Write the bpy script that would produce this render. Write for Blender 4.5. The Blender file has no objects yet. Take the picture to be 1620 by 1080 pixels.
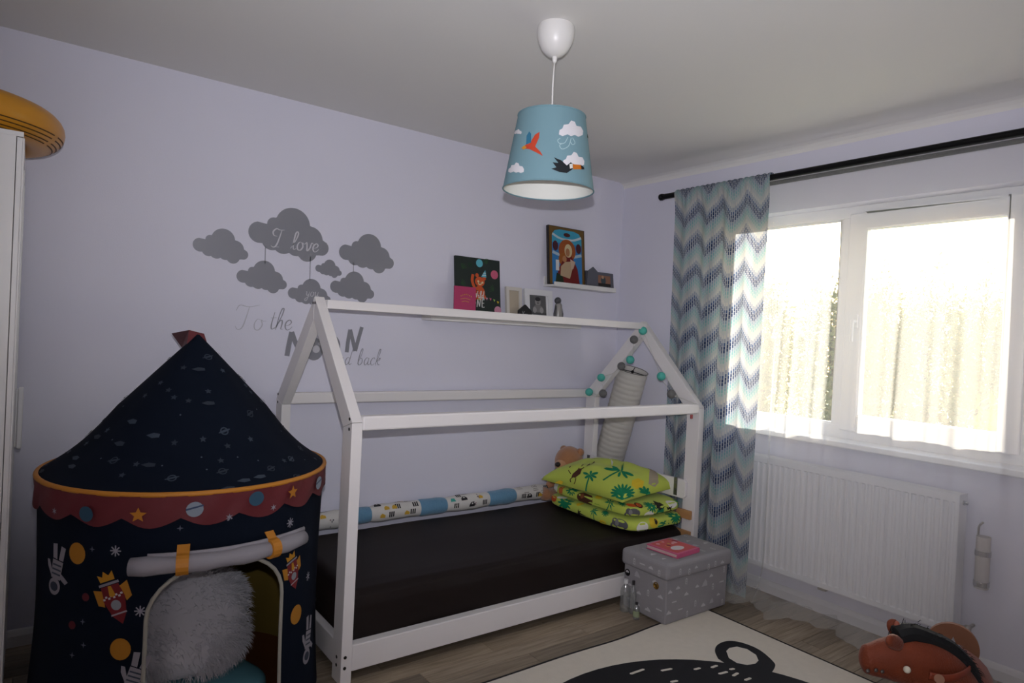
import bpy, bmesh, math, random
from mathutils import Vector, Matrix
from mathutils.geometry import delaunay_2d_cdt

# ------------------------------------------------------------------ camera
W, H, F = 1620, 1080, 1034.57          # photograph size and focal length in pixels
YAW, PITCH, ROLL = (math.radians(a) for a in (36.53, -0.573, -2.81))
CAM = Vector((-3.47, -3.40, 1.405))
fw = Vector((math.sin(YAW)*math.cos(PITCH), math.cos(YAW)*math.cos(PITCH), math.sin(PITCH)))
r0 = Vector((math.cos(YAW), -math.sin(YAW), 0)); d0 = fw.cross(r0)
rt = math.cos(ROLL)*r0 + math.sin(ROLL)*d0
dn = -math.sin(ROLL)*r0 + math.cos(ROLL)*d0
sc = bpy.context.scene
COL = sc.collection
cam = bpy.data.objects.new('camera', bpy.data.cameras.new('camera'))
COL.objects.link(cam)
m = Matrix((( rt.x, -dn.x, -fw.x, CAM.x), (rt.y, -dn.y, -fw.y, CAM.y), (rt.z, -dn.z, -fw.z, CAM.z), (0, 0, 0, 1)))
cam.matrix_world = m
cam.data.sensor_width = 36.0
cam.data.lens = F/W*36.0
cam.data.clip_start = 0.02
sc.camera = cam
# ------------------------------------------------------------------ light
sc.view_settings.view_transform = 'Standard'
sc.view_settings.look = 'None'
sc.view_settings.gamma = 1.0
sc.view_settings.use_curve_mapping = False
sc.view_settings.exposure = 1.0
SUN_DIR = Vector((-0.300, -0.125, -0.062)).normalized()      # direction the sunlight travels
wd = bpy.data.worlds.new('sky'); sc.world = wd; wd.use_nodes = True
nt = wd.node_tree; nt.nodes.clear()
sky = nt.nodes.new('ShaderNodeTexSky'); sky.sky_type = 'NISHITA'; sky.sun_disc = False
sky.sun_elevation = math.asin(-SUN_DIR.z)
sky.sun_rotation = math.atan2(-SUN_DIR.x, -SUN_DIR.y)
sky.air_density = 1.0; sky.dust_density = 1.5
bg = nt.nodes.new('ShaderNodeBackground'); bg.inputs[1].default_value = 0.34
wo = nt.nodes.new('ShaderNodeOutputWorld')
nt.links.new(sky.outputs[0], bg.inputs[0]); nt.links.new(bg.outputs[0], wo.inputs[0])
sd = bpy.data.lights.new('sun', 'SUN'); sd.energy = 9.0; sd.angle = math.radians(0.7); sd.color = (1.0, 0.93, 0.82)
so = bpy.data.objects.new('sun', sd); COL.objects.link(so)
so.location = (6, 2, 5); so.rotation_euler = SUN_DIR.to_track_quat('-Z', 'Y').to_euler()
# the photographer's pop-up flash, ten centimetres above the lens
fl = bpy.data.lights.new('camera_flash', 'SPOT'); fl.energy = 80.0; fl.color = (0.94, 0.94, 1.0)
fl.spot_size = math.radians(112); fl.spot_blend = 1.0; fl.shadow_soft_size = 0.012
fo = bpy.data.objects.new('camera_flash', fl); COL.objects.link(fo)
fo.location = CAM - dn*0.10 + fw*0.03
aim = (fw*1.0 - dn*0.28 + rt*0.10).normalized()
fo.rotation_euler = aim.to_track_quat('-Z', 'Y').to_euler()
# sampling portal in the window opening (gives off no light of its own)
pd = bpy.data.lights.new('window_portal', 'AREA'); pd.shape = 'RECTANGLE'; pd.size = 1.60; pd.size_y = 1.25
pd.cycles.is_portal = True
po = bpy.data.objects.new('window_portal', pd); COL.objects.link(po)
po.location = (0.30, -1.68, 1.56); po.rotation_euler = Vector((-1, 0, 0)).to_track_quat('-Z', 'Y').to_euler()

# ------------------------------------------------------------------ helpers
rnd = random.Random(7)
def ray(x, y): return rt*((x-W/2)/F) + dn*((y-H/2)/F) + fw
def PX(x, y, v): q = ray(x, y); return CAM + q*((v-CAM.x)/q.x)
def PY(x, y, v): q = ray(x, y); return CAM + q*((v-CAM.y)/q.y)
def PZ(x, y, v): q = ray(x, y); return CAM + q*((v-CAM.z)/q.z)
def PT(x, y, t): return CAM + ray(x, y)*t
def lin(c):
    if isinstance(c, str):
        c = c.lstrip('#'); c = [int(c[i:i+2], 16)/255 for i in (0, 2, 4)]
    return tuple(((v/12.92) if v <= 0.04045 else ((v+0.055)/1.055)**2.4) for v in c) + (1.0,)
MATS = {}
def mat(name, col, rough=0.6, metal=0.0, var=0.0, vscale=8.0, bump=0.0, bscale=60.0, spec=0.5, stretch=None, trans=0.0, sheen=0.0, coat=0.0):
    if name in MATS: return MATS[name]
    mt = bpy.data.materials.new(name); mt.use_nodes = True
    n = mt.node_tree; b = n.nodes['Principled BSDF']; L = n.links.new
    b.inputs['Base Color'].default_value = lin(col); b.inputs['Roughness'].default_value = rough
    b.inputs['Metallic'].default_value = metal; b.inputs['Specular IOR Level'].default_value = spec
    if sheen: b.inputs['Sheen Weight'].default_value = sheen
    if coat: b.inputs['Coat Weight'].default_value = coat
    if var or bump:
        tc = n.nodes.new('ShaderNodeTexCoord'); mp = n.nodes.new('ShaderNodeMapping')
        L(tc.outputs['Object'], mp.inputs[0])
        if stretch: mp.inputs['Scale'].default_value = stretch
        if var:
            t = n.nodes.new('ShaderNodeTexNoise'); t.inputs['Scale'].default_value = vscale; t.inputs['Detail'].default_value = 5
            L(mp.outputs[0], t.inputs['Vector'])
            r = n.nodes.new('ShaderNodeMapRange'); r.inputs['To Min'].default_value = 1-var; r.inputs['To Max'].default_value = 1+var
            L(t.outputs[0], r.inputs[0])
            mx = n.nodes.new('ShaderNodeMix'); mx.data_type = 'RGBA'; mx.blend_type = 'MULTIPLY'; mx.inputs[0].default_value = 1
            mx.inputs[6].default_value = lin(col); L(r.outputs[0], mx.inputs[7]); L(mx.outputs[2], b.inputs['Base Color'])
        if bump:
            t2 = n.nodes.new('ShaderNodeTexNoise'); t2.inputs['Scale'].default_value = bscale; t2.inputs['Detail'].default_value = 4
            L(mp.outputs[0], t2.inputs['Vector'])
            bp = n.nodes.new('ShaderNodeBump'); bp.inputs['Strength'].default_value = bump; bp.inputs['Distance'].default_value = 0.004
            L(t2.outputs[0], bp.inputs['Height']); L(bp.outputs[0], b.inputs['Normal'])
    if trans:
        tr = n.nodes.new('ShaderNodeBsdfTranslucent'); tr.inputs[0].default_value = lin(col)
        ms = n.nodes.new('ShaderNodeMixShader'); ms.inputs[0].default_value = trans
        out = n.nodes['Material Output']
        L(b.outputs[0], ms.inputs[1]); L(tr.outputs[0], ms.inputs[2]); L(ms.outputs[0], out.inputs[0])
    MATS[name] = mt; return mt
def ink(c, rough=0.7): return mat('print_'+c.lstrip('#'), c, rough, spec=0.3)
def clear_mat(name, alpha=0.12, rough=0.05, tint='#ffffff', gloss=0.10):
    """thin clear film or pane: mostly transparent with a weak mirror and a little haze"""
    mt = bpy.data.materials.new(name); mt.use_nodes = True; n = mt.node_tree; n.nodes.clear(); L = n.links.new
    o = n.nodes.new('ShaderNodeOutputMaterial'); t = n.nodes.new('ShaderNodeBsdfTransparent'); t.inputs[0].default_value = lin(tint)
    g = n.nodes.new('ShaderNodeBsdfGlossy'); g.inputs['Roughness'].default_value = rough
    d = n.nodes.new('ShaderNodeBsdfDiffuse'); d.inputs[0].default_value = lin(tint)
    a = n.nodes.new('ShaderNodeMixShader'); a.inputs[0].default_value = gloss
    b = n.nodes.new('ShaderNodeMixShader'); b.inputs[0].default_value = alpha
    L(t.outputs[0], a.inputs[1]); L(g.outputs[0], a.inputs[2]); L(a.outputs[0], b.inputs[1]); L(d.outputs[0], b.inputs[2]); L(b.outputs[0], o.inputs[0])
    return mt
WORLD = {}
def attach(o, parent, loc):
    COL.objects.link(o); o.location = loc; WORLD[o.name] = Matrix.Translation(loc)
    if parent is not None:
        o.parent = parent; o.matrix_parent_inverse = WORLD[parent.name].inverted()
    return o
def tag(o, label, cat, group=None, kind=None):
    o['label'] = label
    if cat: o['category'] = cat
    if group: o['group'] = group
    if kind: o['kind'] = kind
    return o
def struct(o): o['kind'] = 'structure'; return o
def thing(name, loc, label, cat, group=None):
    return tag(attach(bpy.data.objects.new(name, None), None, Vector(loc)), label, cat, group)
def copy_obj(o, dloc, parent='same'):
    c = o.copy(); COL.objects.link(c); c.location = Vector(o.location)+Vector(dloc)
    WORLD[c.name] = Matrix.Translation(c.location)
    if parent != 'same':
        c.parent = parent; c.matrix_parent_inverse = WORLD[parent.name].inverted()
    return c
class MB:
    def __init__(s): s.v = []; s.f = []; s.mi = []; s.uv = {}
    def add(s, vs, fs, mi=0):
        b = len(s.v); s.v += [Vector(p) for p in vs]; s.f += [tuple(i+b for i in f) for f in fs]; s.mi += [mi]*len(fs); return s
    def box(s, a, b, mi=0):
        x0, y0, z0 = (min(a[i], b[i]) for i in range(3)); x1, y1, z1 = (max(a[i], b[i]) for i in range(3))
        return s.add([(x0,y0,z0),(x1,y0,z0),(x1,y1,z0),(x0,y1,z0),(x0,y0,z1),(x1,y0,z1),(x1,y1,z1),(x0,y1,z1)],
              [(0,3,2,1),(4,5,6,7),(0,1,5,4),(1,2,6,5),(2,3,7,6),(3,0,4,7)], mi)
    def prism(s, pts, axis, a, b, mi=0):
        """polygon pts (2D) extruded along axis from a to b"""
        def mk(p, t): return {'x': (t, p[0], p[1]), 'y': (p[0], t, p[1]), 'z': (p[0], p[1], t)}[axis]
        n = len(pts); vs = [mk(p, a) for p in pts]+[mk(p, b) for p in pts]
        fs = [tuple(range(n))[::-1], tuple(range(n, 2*n))]+[(i, (i+1) % n, n+(i+1) % n, n+i) for i in range(n)]
        return s.add(vs, fs, mi)
    def tube(s, path, r, seg=10, mi=0, cap=True, flat=1.0, up=None):
        path = [Vector(p) for p in path]; n = len(path)
        rs = r if isinstance(r, (list, tuple)) else [r]*n
        vs = []; fs = []; prev = None
        for i, p in enumerate(path):
            t = (path[min(i+1, n-1)]-path[max(i-1, 0)]).normalized()
            if prev is None:
                u = Vector(up) if up else (Vector((0, 0, 1)) if abs(t.z) < 0.9 else Vector((1, 0, 0)))
            else: u = prev
            u = (u - t*u.dot(t)).normalized(); prev = u; w = t.cross(u)
            for k in range(seg):
                a = 2*math.pi*k/seg; vs.append(p + u*(math.cos(a)*rs[i]) + w*(math.sin(a)*rs[i]*flat))
        for i in range(n-1):
            for k in range(seg):
                fs.append((i*seg+k, i*seg+(k+1) % seg, (i+1)*seg+(k+1) % seg, (i+1)*seg+k))
        if cap: fs += [tuple(range(seg))[::-1], tuple(range((n-1)*seg, n*seg))]
        return s.add(vs, fs, mi)
    def cyl(s, a, b, r, seg=16, mi=0): return s.tube([a, b], r, seg, mi)
    def lathe(s, prof, c, seg=32, mi=0, closed=False, cap=False):
        vs = []; fs = []; n = len(prof); c = Vector(c)
        for (r, z) in prof:
            for k in range(seg):
                a = 2*math.pi*k/seg; vs.append(c+Vector((r*math.cos(a), r*math.sin(a), z)))
        for i in range(n-1 if not closed else n):
            j = (i+1) % n
            for k in range(seg): fs.append((i*seg+k, i*seg+(k+1) % seg, j*seg+(k+1) % seg, j*seg+k))
        if cap: fs += [tuple(range(seg))[::-1], tuple(range((n-1)*seg, n*seg))]
        return s.add(vs, fs, mi)
    def ell(s, c, r, seg=20, rings=12, mi=0, rot=None):
        c = Vector(c); r = Vector(r if hasattr(r, '__len__') else (r, r, r)); vs = []; fs = []
        for i in range(rings+1):
            ph = math.pi*i/rings
            for k in range(seg):
                a = 2*math.pi*k/seg; p = Vector((r.x*math.sin(ph)*math.cos(a), r.y*math.sin(ph)*math.sin(a), r.z*math.cos(ph)))
                if rot: p = rot @ p
                vs.append(c+p)
        for i in range(rings):
            for k in range(seg): fs.append((i*seg+k, (i+1)*seg+k, (i+1)*seg+(k+1) % seg, i*seg+(k+1) % seg))
        return s.add(vs, fs, mi)
    def grid(s, fn, nu, nv, cu=False, mi=0, uvfn=None):
        b = len(s.v); ku = nu if cu else nu+1
        vs = [fn(i/nu, j/nv) for j in range(nv+1) for i in range(ku)]
        fs = [(j*ku+i, j*ku+(i+1) % ku, (j+1)*ku+(i+1) % ku, (j+1)*ku+i) for j in range(nv) for i in range(nu)]
        if uvfn:
            for j in range(nv+1):
                for i in range(ku): s.uv[b+j*ku+i] = uvfn(i/nu, j/nv)
        return s.add(vs, fs, mi)
    def build(s, name, mats, parent=None, smooth=False, bevel=0.0, seg=2, solid=0.0, sub=0, weld=True):
        if not isinstance(mats, (list, tuple)): mats = [mats]
        xs = [p.x for p in s.v]; ys = [p.y for p in s.v]; zs = [p.z for p in s.v]
        loc = Vector(((min(xs)+max(xs))/2, (min(ys)+max(ys))/2, min(zs)))
        me = bpy.data.meshes.new(name); me.from_pydata([p-loc for p in s.v], [], s.f)
        for t in mats: me.materials.append(t)
        me.polygons.foreach_set('material_index', s.mi)
        if s.uv:
            ul = me.uv_layers.new(name='UVMap')
            for lp in me.loops:
                if lp.vertex_index in s.uv: ul.data[lp.index].uv = s.uv[lp.vertex_index]
        bm = bmesh.new(); bm.from_mesh(me)
        if weld and not s.uv: bmesh.ops.remove_doubles(bm, verts=bm.verts, dist=1e-6)
        bmesh.ops.recalc_face_normals(bm, faces=bm.faces)
        bm.to_mesh(me); bm.free()
        if smooth: me.polygons.foreach_set('use_smooth', [True]*len(me.polygons))
        o = attach(bpy.data.objects.new(name, me), parent, loc)
        if solid:
            md = o.modifiers.new('thick', 'SOLIDIFY'); md.thickness = solid; md.offset = 0
        if bevel:
            md = o.modifiers.new('bevel', 'BEVEL'); md.width = bevel; md.segments = seg; md.limit_method = 'ANGLE'; md.angle_limit = math.radians(40)
        if sub:
            md = o.modifiers.new('sub', 'SUBSURF'); md.levels = sub; md.render_levels = sub
        return o
def quick(name, a, b, mt, parent=None, bevel=0.003): return MB().box(a, b).build(name, mt, parent, bevel=bevel)

def inside(p, poly):
    c = False; n = len(poly); x, y = p
    for i in range(n):
        x1, y1 = poly[i]; x2, y2 = poly[(i+1) % n]
        if (y1 > y) != (y2 > y) and x < (x2-x1)*(y-y1)/(y2-y1)+x1: c = not c
    return c
def tri2d(outer, holes=(), spacing=None):
    vs = [Vector(p) for p in outer]; es = [(i, (i+1) % len(outer)) for i in range(len(outer))]
    for h in holes:
        b = len(vs); vs += [Vector(p) for p in h]; es += [(b+i, b+(i+1) % len(h)) for i in range(len(h))]
    if spacing:
        x0 = min(p[0] for p in outer); x1 = max(p[0] for p in outer); y0 = min(p[1] for p in outer); y1 = max(p[1] for p in outer)
        for i in range(1, int((x1-x0)/spacing)+1):
            for j in range(1, int((y1-y0)/spacing)+1):
                q = (x0+i*spacing, y0+j*spacing)
                if inside(q, outer): vs.append(Vector(q))
    V, _, Fc, *_r = delaunay_2d_cdt(vs, es, [], 0, 1e-7)
    out = []
    for f in Fc:
        c = sum((V[i] for i in f), Vector((0, 0)))/len(f)
        if inside(c, outer) and not any(inside(c, h) for h in holes): out.append(tuple(f))
    return [tuple(p) for p in V], out
def circ(cx, cy, rx, ry=None, n=20, rot=0.0):
    ry = rx if ry is None else ry; c, s_ = math.cos(rot), math.sin(rot)
    return [(cx+c*rx*math.cos(a)-s_*ry*math.sin(a), cy+s_*rx*math.cos(a)+c*ry*math.sin(a)) for a in (2*math.pi*k/n for k in range(n))]
def star(cx, cy, r, k=5, inner=0.45, rot=math.pi/2):
    return [(cx+(r if i % 2 == 0 else r*inner)*math.cos(rot+math.pi*i/k), cy+(r if i % 2 == 0 else r*inner)*math.sin(rot+math.pi*i/k)) for i in range(2*k)]
def smooth_path(pts, n=6):
    if len(pts) < 3: return list(pts)
    P = [pts[0]]+list(pts)+[pts[-1]]; out = []
    for i in range(1, len(P)-2):
        for k in range(n):
            t = k/n; q = []
            for c in range(len(pts[0])):
                a, b, d, e = P[i-1][c], P[i][c], P[i+1][c], P[i+2][c]
                q.append(0.5*(2*b+(d-a)*t+(2*a-5*b+4*d-e)*t*t+(3*b-a-3*d+e)*t**3))
            out.append(tuple(q))
    out.append(tuple(pts[-1])); return out
class Print:
    """flat print: shapes in a surface's own two coordinates, laid a hair above it"""
    def __init__(s, spacing=None): s.items = []; s.sp = spacing; s.mats = []
    def _m(s, c):
        mt = ink(c) if isinstance(c, str) else c
        if mt not in s.mats: s.mats.append(mt)
        return s.mats.index(mt)
    def poly(s, pts, c, layer=0, holes=()):
        V, Fc = tri2d(pts, holes, s.sp); s.items.append((V, Fc, s._m(c), layer)); return s
    def quad(s, pts, c, layer=0): s.items.append((list(pts), [tuple(range(len(pts)))], s._m(c), layer)); return s
    def stroke(s, pts, w, c, layer=0, n=6, taper=False):
        p = smooth_path(pts, n); N = len(p); V = []; Fc = []
        for i in range(N):
            a = p[max(i-1, 0)]; b = p[min(i+1, N-1)]; dx, dy = b[0]-a[0], b[1]-a[1]; l = math.hypot(dx, dy) or 1
            ww = w*0.5*(0.55+0.45*abs(dy)/l)
            if taper: ww *= 0.35+0.65*math.sin(math.pi*min(max(i/(N-1), 0.05), 0.95))
            V += [(p[i][0]-dy/l*ww, p[i][1]+dx/l*ww), (p[i][0]+dy/l*ww, p[i][1]-dx/l*ww)]
            if i: k = 2*i; Fc.append((k-2, k-1, k+1, k))
        s.items.append((V, Fc, s._m(c), layer)); return s
    def build(s, name, fn, parent, h0=0.0012, dh=0.0006, thick=0.0):
        mb = MB()
        for i, (V, Fc, mi, ly) in enumerate(s.items):
            mb.add([fn(u, v, h0+dh*(ly+0.4*i/max(1, len(s.items)))) for u, v in V], Fc, mi)
        o = mb.build(name, s.mats, parent, weld=False); o['kind'] = 'stuff'; return o
GLYPH = {
 'l': (.6, [[(0,.1),(.35,.9),(.55,1.7),(.42,2.0),(.25,1.7),(.22,.6),(.35,.05),(.6,.15)]]),
 'o': (.9, [[(.55,.85),(.25,.9),(.08,.5),(.2,.08),(.5,.05),(.7,.45),(.55,.85),(.75,.75),(.95,.8)]]),
 'v': (.85, [[(0,.8),(.15,.95),(.25,.5),(.35,.05),(.6,.4),(.7,.95),(.9,.85)]]),
 'e': (.75, [[(.05,.4),(.45,.5),(.6,.75),(.42,.95),(.15,.75),(.1,.35),(.3,.03),(.55,.1),(.75,.35)]]),
 'y': (.9, [[(0,.8),(.12,.95),(.15,.4),(.35,.1),(.6,.4),(.7,.95)], [(.7,.95),(.6,.1),(.4,-.8),(.1,-.95),(0,-.6),(.4,-.2),(.85,.1)]]),
 'u': (.95, [[(0,.8),(.1,.95),(.12,.4),(.28,.05),(.55,.35),(.65,.95)], [(.65,.95),(.62,.3),(.75,.05),(.95,.25)]]),
 'T': (1.1, [[(-.4,1.5),(-.2,1.95),(.5,1.85),(1.3,2.05)], [(.55,1.9),(.45,1.0),(.3,.2),(0,.0),(-.25,.25)]]),
 'h': (.8, [[(0,.1),(.4,1.2),(.5,1.9),(.35,1.95),(.2,1.3),(.1,0)], [(.1,.1),(.3,.75),(.5,.9),(.58,.6),(.55,.1),(.75,.1)]]),
 't': (.5, [[(.25,1.6),(.15,.5),(.25,.05),(.5,.2)], [(0,1.05),(.5,1.1)]]),
 'a': (.85, [[(.6,.8),(.3,.92),(.08,.5),(.2,.06),(.45,.2),(.62,.85)], [(.62,.9),(.55,.3),(.68,.05),(.9,.25)]]),
 'n': (.85, [[(0,.75),(.12,.92),(.1,.05)], [(.1,.1),(.3,.75),(.52,.92),(.58,.6),(.55,.15),(.7,.05),(.88,.25)]]),
 'd': (.9, [[(.6,.8),(.3,.92),(.08,.5),(.2,.06),(.45,.2),(.62,.85)], [(.75,2.0),(.62,.9),(.55,.3),(.68,.05),(.9,.25)]]),
 'b': (.8, [[(.05,.2),(.35,1.2),(.42,1.9),(.28,1.95),(.15,1.3),(.1,.3),(.3,.03),(.58,.3),(.55,.75),(.3,.85),(.15,.55)]]),
 'c': (.65, [[(.55,.75),(.4,.95),(.12,.7),(.08,.3),(.28,.03),(.6,.25)]]),
 'k': (.8, [[(.05,.2),(.35,1.2),(.45,1.9),(.3,1.95),(.18,1.3),(.1,0)], [(.12,.4),(.4,.8),(.55,.92),(.5,.65),(.2,.5)], [(.25,.5),(.45,.1),(.7,.1)]]),
 'I': (1.2, [[(.25,1.25),(-.1,1.3),(-.25,1.7),(.05,2.05),(.4,1.95),(.9,2.0)], [(.62,1.95),(.5,1.0),(.35,.3),(.1,.02),(-.2,.15)], [(-.1,.05),(.65,.1)]]),
 'Y': (1.1, [[(0,1.9),(.2,1.2),(.5,1.0)], [(1.0,1.95),(.6,1.1),(.3,0)]]),
 'W': (1.25, [[(0,1.9),(.15,.1),(.55,1.3),(.7,.1),(1.1,1.95)]]),
 'i': (.5, [[(0,.6),(.15,.95),(.15,.2),(.35,.05),(.5,.25)], [(.18,1.35),(.26,1.45)]]),
 'M': (1.5, [[(-.1,0),(.15,1.0),(.35,1.95)], [(.35,1.95),(.55,1.2),(.7,.7)], [(.7,.7),(1.0,1.4),(1.3,2.0)], [(1.3,2.0),(1.3,1.0),(1.25,.1)]]),
 'N': (1.2, [[(0,.0),(.15,1.0),(.25,1.9)], [(.25,1.9),(.5,1.0),(.75,.15)], [(.75,.15),(.9,1.1),(1.1,2.1)]]),
 'O': (1.4, [[(.6,1.8),(.2,1.6),(.05,.9),(.25,.25),(.65,.1),(1.05,.4),(1.2,1.1),(1.0,1.65),(.6,1.8)]]),
 'E': (1.0, [[(.1,0),(.12,1.0),(.15,1.9)], [(.15,1.85),(.5,1.86),(.85,1.9)], [(.12,1.0),(.4,1.02),(.7,1.05)], [(.1,.05),(.45,.04),(.85,.1)]]),
}
def write(pr, text, x, y, size, c, w=0.14, layer=0, slant=0.25, gap=0.0, taper=False):
    for ch in text:
        if ch == ' ': x += size*0.7; continue
        adv, strokes = GLYPH[ch]
        for st in strokes:
            pr.stroke([(x+size*(px+slant*py*0.6), y+size*py) for px, py in st], size*w, c, layer, 5, taper)
        x += size*(adv+gap)
    return x

# ------------------------------------------------------------------ room shell
XL, YF, ZC = -4.08, -4.30, 2.55
m_wall = mat('wall_paint', '#dbdae8', 0.85, var=0.012, vscale=3, bump=0.12, bscale=220, spec=0.2)
m_ceil = mat('ceiling_paint', '#e2e0de', 0.9, bump=0.08, bscale=180, spec=0.15)
m_white = mat('white_lacquer', '#e9e7e8', 0.35)
m_trimw = mat('white_trim', '#e0dfe2', 0.45)
m_under = mat('subfloor', '#3a322b', 0.8)
def plank_material():
    mt = mat('oak_laminate', '#8f806e', 0.5, bump=0.0); n = mt.node_tree; L = n.links.new; b = n.nodes['Principled BSDF']
    tc = n.nodes.new('ShaderNodeTexCoord'); oi = n.nodes.new('ShaderNodeObjectInfo')
    ad = n.nodes.new('ShaderNodeVectorMath'); ad.operation = 'ADD'
    ml = n.nodes.new('ShaderNodeVectorMath'); ml.operation = 'SCALE'; ml.inputs['Scale'].default_value = 37.0
    cb = n.nodes.new('ShaderNodeCombineXYZ'); L(oi.outputs['Random'], cb.inputs[0]); L(oi.outputs['Random'], cb.inputs[1]); L(cb.outputs[0], ml.inputs[0])
    L(tc.outputs['Object'], ad.inputs[0]); L(ml.outputs[0], ad.inputs[1])
    mp = n.nodes.new('ShaderNodeMapping'); mp.inputs['Scale'].default_value = (2.2, 38, 1); L(ad.outputs[0], mp.inputs[0])
    t = n.nodes.new('ShaderNodeTexNoise'); t.inputs['Scale'].default_value = 2.0; t.inputs['Detail'].default_value = 8; t.inputs['Distortion'].default_value = 0.6; L(mp.outputs[0], t.inputs['Vector'])
    cr = n.nodes.new('ShaderNodeValToRGB'); e = cr.color_ramp.elements
    e[0].position = 0.3; e[0].color = lin('#7a6b59'); e[1].position = 0.72; e[1].color = lin('#a39480'); L(t.outputs[0], cr.inputs[0])
    mr = n.nodes.new('ShaderNodeMapRange'); mr.inputs['To Min'].default_value = 0.55; mr.inputs['To Max'].default_value = 1.25; L(oi.outputs['Random'], mr.inputs[0])
    mx = n.nodes.new('ShaderNodeMix'); mx.data_type = 'RGBA'; mx.blend_type = 'MULTIPLY'; mx.inputs[0].default_value = 1
    L(cr.outputs[0], mx.inputs[6]); L(mr.outputs[0], mx.inputs[7]); L(mx.outputs[2], b.inputs['Base Color'])
    return mt
m_plank = plank_material()
floor = struct(quick('floor', (XL-.1, YF-.1, -0.12), (0.1, 0.1, -0.008), m_under, bevel=0))
PW, PL = 0.097, 0.86
proto = MB().box((0, 0, -0.008), (PL-0.002, PW-0.002, 0)).build('plank', m_plank, floor, bevel=0.0008, seg=1)
first = True; row = 0; y = 0.0
base = Vector(proto.location)
while y > YF:
    x = XL - (row*0.37 % PL)
    while x < 0:
        if x+PL > XL-0.5 and x < 0.02:
            tgt = base + Vector((x, y-PW, 0))
            if first: proto.location = tgt; WORLD[proto.name] = Matrix.Translation(tgt); first = False
            else: copy_obj(proto, tgt-Vector(proto.location))
        x += PL
    y -= PW; row += 1
ceiling = struct(quick('ceiling', (XL-.1, YF-.1, ZC), (0.4, 0.1, ZC+0.12), m_ceil, bevel=0))
struct(quick('wall_back', (XL-.1, 0, -0.1), (0.4, 0.12, ZC), m_wall, bevel=0))
struct(quick('wall_left', (XL-.12, YF-.1, -0.1), (XL, 0, ZC), m_wall, bevel=0))
struct(quick('wall_front', (XL-.1, YF-.12, -0.1), (0.4, YF, ZC), m_wall, bevel=0))
WY0, WY1, WZ0, WZ1 = -2.475, -0.88, 0.93, 2.19      # window opening
w = MB()
T = 0.34
yy = [YF, WY0, WY1, 0.0]; zz = [-0.1, WZ0, WZ1, ZC]
for i in range(3):
    for j in range(3):
        if i == 1 and j == 1: continue
        for xq in (0.0, T):
            w.add([(xq, yy[i], zz[j]), (xq, yy[i+1], zz[j]), (xq, yy[i+1], zz[j+1]), (xq, yy[i], zz[j+1])], [(0, 1, 2, 3)])
w.add([(0, WY0, WZ0), (T, WY0, WZ0), (T, WY1, WZ0), (0, WY1, WZ0)], [(0, 1, 2, 3)])
w.add([(0, WY0, WZ1), (T, WY0, WZ1), (T, WY1, WZ1), (0, WY1, WZ1)], [(0, 1, 2, 3)])
w.add([(0, WY0, WZ0), (T, WY0, WZ0), (T, WY0, WZ1), (0, WY0, WZ1)], [(0, 1, 2, 3)])
w.add([(0, WY1, WZ0), (T, WY1, WZ0), (T, WY1, WZ1), (0, WY1, WZ1)], [(0, 1, 2, 3)])
struct(w.build('wall_right', m_wall))
def baseboard(name, pts, axis, a, b):
    return struct(MB().prism(pts, axis, a, b).build(name, m_trimw))
baseboard('baseboard_back', [(0, 0), (-0.016, 0), (-0.016, 0.045), (-0.010, 0.062), (-0.006, 0.068), (0, 0.07)], 'x', XL, -0.016)
baseboard('baseboard_right', [(0, 0), (-0.016, 0), (-0.016, 0.045), (-0.010, 0.062), (-0.006, 0.068), (0, 0.07)], 'y', YF, -0.0)
# plaster fillet where the ceiling meets the window wall
struct(MB().prism([(0, ZC), (-0.05, ZC), (-0.025, ZC-0.008), (-0.008, ZC-0.022), (0, ZC-0.04)], 'y', YF, 0).build('trim_1', m_ceil, smooth=False))

# ------------------------------------------------------------------ window
m_pvc = mat('white_pvc', '#e8e9ee', 0.3)
m_glass = clear_mat('window_glass', alpha=0.0, rough=0.0, gloss=0.05)
FX0, FX1 = 0.10, 0.175
win = struct(attach(bpy.data.objects.new('window_1', None), None, Vector((FX0, -1.76, WZ0))))
def frame_yz(mb, y0, y1, z0, z1, wd_, x0, x1, wb=None):
    wb = wb or wd_
    mb.box((x0, y0, z0), (x1, y0+wd_, z1)); mb.box((x0, y1-wd_, z0), (x1, y1, z1))
    mb.box((x0, y0+wd_, z0), (x1, y1-wd_, z0+wb)); mb.box((x0, y0+wd_, z1-wd_), (x1, y1-wd_, z1))
GLY0, GLY1, GLZ0, GLZ1 = -1.573, -1.10, 1.015, 2.118     # fixed light
f = MB(); frame_yz(f, WY0, WY1, WZ0, WZ1, 0.062, FX0, FX1, 0.075)
f.box((FX0, -1.635, WZ0+0.07), (FX1, -1.575, WZ1-0.06)).build('window_frame', m_pvc, win, bevel=0.004)
f = MB(); frame_yz(f, -1.61+0.037, WY1-0.06, WZ0+0.07, WZ1-0.06, 0.014, FX0+0.012, FX0+0.03); f.build('glazing_bead', m_pvc, win, bevel=0.003)
sash = MB(); frame_yz(sash, WY0+0.052, -1.620, WZ0+0.05, WZ1-0.045, 0.086, FX0-0.022, FX0+0.05)
sash = sash.build('sash', m_pvc, win, bevel=0.006)
f = MB(); frame_yz(f, WY0+0.130, -1.697, WZ0+0.128, WZ1-0.122, 0.012, FX0-0.012, FX0+0.004); f.build('glazing_bead', m_pvc, sash, bevel=0.003)
MB().box((FX0+0.030, -1.60, WZ0+0.06), (FX0+0.036, WY1-0.05, WZ1-0.05)).build('pane', m_glass, win)
MB().box((FX0+0.010, WY0+0.12, WZ0+0.12), (FX0+0.016, -1.69, WZ1-0.12)).build('pane', m_glass, sash)
hp = PX(1353, 508, FX0-0.03)
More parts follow.
